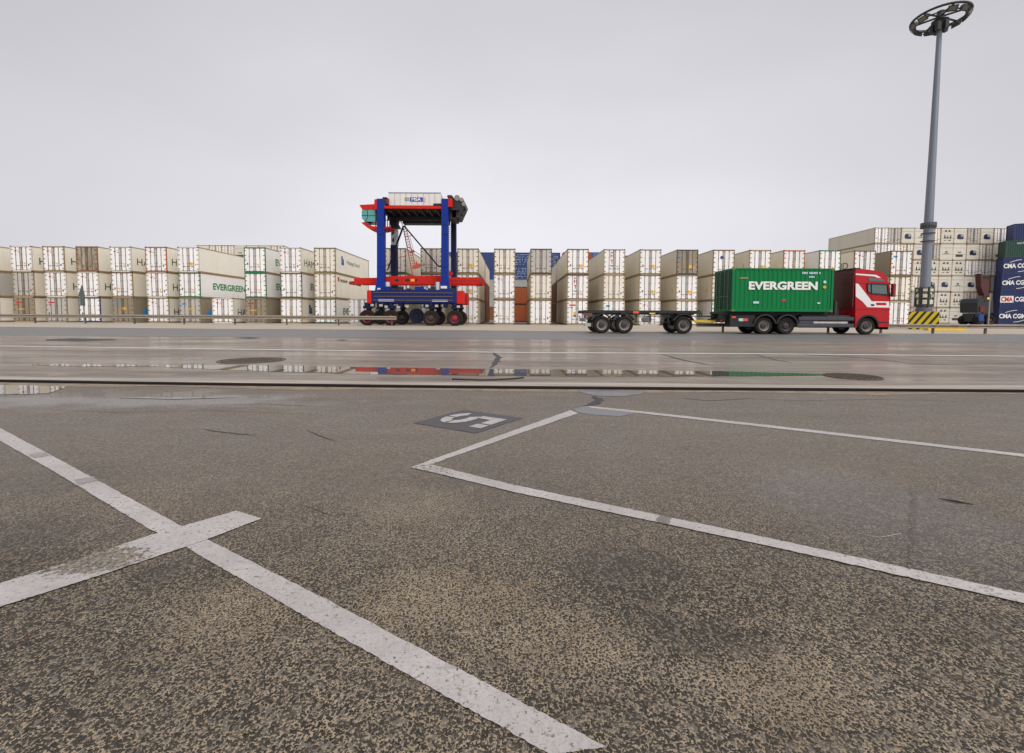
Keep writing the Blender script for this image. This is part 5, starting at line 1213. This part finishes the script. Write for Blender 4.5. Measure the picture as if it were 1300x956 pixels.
# ------------------------------------------------------------------ crash barriers
M_rail = mat('rail_zinc', '9c9182', .5, .3, dirt=.5, dirtcol='5f5142', dscale=3, streak=False)
def wbeam(mb, a, b, zc, h):
    prof = [(0, -.5), (-.22, -.42), (-.22, -.18), (.1, -.06), (.1, .06), (-.22, .18), (-.22, .42), (0, .5)]
    a, b = Vector(a), Vector(b); d = (b-a).normalized(); nr = Vector((d.y, -d.x, 0)); nr = -nr if nr.y > 0 else nr; vs = []
    for p in (a, b):
        for u, v in prof: q_ = p - nr*(u*.35); vs.append((q_.x, q_.y, zc + v*h))
    n_ = len(prof); mb.add(vs, [(i, i+1, n_+i+1, n_+i) for i in range(n_-1)])
def barrier(label, pts, zc, h, posts, end=True):
    root = thing('crash_barrier', label, 'crash barrier', (pts[0][0], pts[0][1], 0)); o0 = Vector((pts[0][0], pts[0][1], 0))
    mb = MB()
    for a, b in zip(pts, pts[1:]): wbeam(mb, Vector((*a, 0)) - o0, Vector((*b, 0)) - o0, zc, h)
    r = obj('rail', mb, M_rail, root)
    s = r.modifiers.new('thickness', 'SOLIDIFY'); s.thickness = .012
    pm_ = MB().box(-.05, .05, .10, .22, 0, zc + h*.35).box(-.05, .05, -.02, .10, zc-.12, zc+.12).mesh('post', [mat('post_dark', '5a5048', .5, dirt=.4, dirtcol='2f2822')])
    for x, y in posts: link('post', pm_, root, (x-o0.x, y-o0.y, .0))
    return root
def lerp_y(pts, px):
    # distance along the straight run for an image column
    (x0, y0), (x1, y1) = pts; r = ray(px, 405); k = r.x/r.y; t = (y0*k - x0)/((x1-x0) - (y1-y0)*k); return (x0+(x1-x0)*t, y0+(y1-y0)*t)
aL, bL = at(-190, 405, 48.5), at(503.5, 405, 43.2)
Lp = [(aL.x, aL.y), (bL.x, bL.y)]
bl = barrier('long steel crash barrier in front of the containers, ending at the straddle carrier', Lp, .76, .36, [lerp_y(Lp, p) for p in (-150, -86, -21.5, 42.7, 106.6, 169, 232, 297, 363, 429, 497)])
aR, bR = at(884, 405, 30.6), at(1520, 405, 29.2)
Rp = [(aR.x, aR.y), (bR.x, bR.y)]
br = barrier('steel crash barrier running behind the lorry towards the mast', Rp, .50, .26, [lerp_y(Rp, p) for p in (919.5, 986, 1054, 1121.5, 1188, 1255, 1322, 1389, 1456)])
for p0, p1 in ((1140, 1152), (1208, 1219), (1230, 1246)):
    a, b = lerp_y(Rp, p0), lerp_y(Rp, p1); mb = MB(); mb.box(a[0]-aR.x, b[0]-aR.x, a[1]-aR.y-.10, a[1]-aR.y-.085, .52, .58); obj('red_marking', mb, mat('faded_rail_red', 'a5453a', .6), br)

# ------------------------------------------------------------------ small things on the left, reach stacker on the right
YS2 = 47.5; ax = XA(106, YS2); sg = thing('arrow_marker', 'dark grey upward arrow marker standing before the blue-framed container', 'marker', (ax, YS2, 0))
zz = lambda py: at(106, py, YS2).z
mb = MB(); mb.prism_y([(-.42, zz(375.5)), (.0, zz(362)), (.22, zz(374)), (.22, zz(388)), (-.24, zz(388)), (-.24, zz(376.5))], -.04, .04); obj('arrow_board', mb, mat('board_grey', '4c5450', .5, dirt=.3, dirtcol='2c4a3c'), sg)
mb = MB(); mb.cyl((0, .07, 0), (0, .07, zz(375)), .05, n=8); obj('post', mb, P_gry, sg)

YR = 66; rx0 = XA(1250, YR); rs = thing('reach_stacker', 'dark red reach stacker parked between the reefer block and navy containers', 'reach stacker', (rx0, YR, 0))
def rq(px, py): p = at(px, py, YR); return (p.x-rx0, p.z)
D_red = mat('stacker_red', '481410', .5, dirt=.4, dirtcol='2a1614')
mb = MB(); mb.prism_y([rq(*p) for p in [(1241, 384), (1243, 379), (1252, 378), (1261, 382), (1261, 397), (1241, 397)]], 0, 2.6); obj('body', mb, mat('stacker_dark', '222226', .5), rs)
mb = MB(); mb.prism_y([rq(*p) for p in [(1250.5, 347), (1253.5, 348), (1253.5, 353), (1261, 356), (1261, 375), (1255, 375), (1251, 364)]], .6, 1.4); obj('boom', mb, D_red, rs)
mb = MB(); mb.prism_y([rq(*p) for p in [(1243.5, 389), (1250, 388), (1250, 396), (1243.5, 396)]], -.1, 0); obj('red_panel', mb, mat('stacker_bright', '5c1410', .5), rs)
mb = MB(); mb.prism_y([rq(*p) for p in [(1240.5, 399), (1246.5, 399), (1246.5, 407.5), (1240.5, 407.5)]], -.3, .3); obj('fuel_tank', mb, mat('stacker_blue', '173a72', .5), rs)
for px in (1244.5, 1258): x = rq(px, 405)[0]; wheel(rs, x, .3, .72, .72, .6, P_rimb); wheel(rs, x, 2.4, .72, .72, .6, P_rimb, facing=1)
obj('lower_frame', MB().box(rq(1241, 400)[0], rq(1262, 400)[0], .5, 2.2, .5, 1.7), mat('stacker_dark', '222226'), rs)
mb = MB(); a = rq(1252.5, 380); mb.cyl((a[0], -.3, a[1]-.4), (a[0], -.3, a[1]), .04, n=6); a2 = a
lm = obj('beacon_stem', mb, T_blk, rs)
obj('beacon', MB().cyl((a[0], -.3, a[1]), (a[0], -.3, a[1]+.25), .14, n=10), mat('beacon_orange', 'ff8a30', .4, emit=2.0), rs)
YP = 52; pst = thing('signal_post', 'thin pale post standing beside the navy containers', 'post', (XA(1255, YP), YP, 0)); zt = at(1255, 372, YP).z
mb = MB(); mb.cyl((0, 0, 0), (0, 0, zt), .07, .055, n=10); obj('pole', mb, mat('post_pale', '8f8a80', .5), pst); mb = MB(); mb.cyl((0, 0, zt), (0, 0, zt+.12), .11, n=10); obj('cap', mb, T_blk, pst); obj('base_plate', MB().box(-.2, .2, -.2, .2, 0, .03), P_gry, pst)

# ------------------------------------------------------------------ covers, litter
p = gp(320, 457.8); mc = thing('manhole_cover', 'large round iron manhole cover in the wet concrete', 'manhole cover', (p.x, p.y, 0))
mb = MB(); mb.cyl((0, 0, -.02), (0, 0, .012), .62, n=36); obj('cover', mb, mat('iron_dark', '4c433b', .8, .0, spec=.1, dirt=.9, dirtcol='6e6052', streak=False, dscale=6), mc)
mb = MB(); mb.torus((0, 0, .004), .68, .012, 40, 6); obj('rim', mb, mat('iron_rim', '4f4840', .7, .0, spec=.2), mc)
mb = MB()
for k in range(-4, 5):
    for j in range(-4, 5):
        if k*k + j*j < 17: mb.box(k*.12-.03, k*.12+.03, j*.12-.03, j*.12+.03, .012, .018)
obj('tread_pattern', mb, mat('iron_rim', '6a6258'), mc)
p = gp(1082, 478.6); dg = thing('drain_grate', 'iron drain grate at the end of the long puddle', 'drain grate', (p.x, p.y, 0))
mb = MB(); mb.torus((0, 0, .004), .42, .02, 36, 6); obj('rim', mb, mat('iron_dark', '39332e'), dg)
mb = MB(); mb.cyl((0, 0, -.03), (0, 0, .002), .41, n=30); obj('sump', mb, T_blk, dg)
mb = MB()
for k in range(-4, 5):
    h_ = math.sqrt(max(0, .16 - (k*.09)**2)); mb.box(k*.09-.014, k*.09+.014, -h_, h_, .002, .016); mb.box(-h_, h_, k*.09-.014, k*.09+.014, .003, .013)
obj('grate_bars', mb, mat('iron_rim', '6a6258'), dg)
def strand(name, label, cat, pts, r, m, z=None):
    P = [gp(*q_) for q_ in pts]; o0 = P[0].copy(); mb = MB(); z = z or r*1.1
    Q = []
    for i in range(len(P)-1):
        for k in range(5): Q.append(P[i].lerp(P[i+1], k/5))
    Q.append(P[-1])
    for a, b in zip(Q, Q[1:]): mb.cyl(a - o0 + Vector((0, 0, z)), b - o0 + Vector((0, 0, z)), r, n=7)
    return tag(obj(name, mb, m, None, o0), label, cat)
strand('rubber_cable', 'black cable lying curved on the concrete beyond the steel kerb', 'cable', [(574, 482.0), (590, 482.6), (612, 483.2), (630, 482.8), (650, 481.6), (665, 480.2)], .011, M_blk)
strand('string', 'thin white string lying on the asphalt', 'string', [(1103, 680.6), (1108, 682), (1118, 682.4), (1130, 680.4), (1144, 677.6)], .0016, M_ug)
P1, P2, P3 = gp(1191, 633.6), gp(1214, 637.6), gp(1236, 641.6)
mb = MB(); 
dd = (P3-P1).normalized(); nn_ = Vector((-dd.y, dd.x, 0))
vs = [P1*1.0, P2 + nn_*.007, P3*1.0, P2 - nn_*.007]; vs = [v - P1 for v in vs]
mb.add([(v.x, v.y, .003) for v in vs] + [(v.x, v.y, .009 if i in (1, 3) else .006) for i, v in enumerate(vs)], [(0,1,2,3),(4,5,6,7),(0,1,5,4),(1,2,6,5),(2,3,7,6),(3,0,4,7)])
tag(obj('rubber_strip', mb, M_blk, None, P1), 'black pointed rubber strip lying on the asphalt', 'rubber strip')
p = gp(30, 818); mb = MB(); mb.add([(0, -.012, .003), (.006, 0, .010), (.003, .03, .018), (-.004, .03, .014), (-.005, 0, .004)], [(0, 1, 2, 3, 4)])
o = tag(obj('leaf', mb, mat('leaf_red', '4a1f17', .6), None, (p.x, p.y, 0)), 'small dark red leaf on the speckled asphalt', 'leaf'); o.modifiers.new('t', 'SOLIDIFY').thickness = .0015
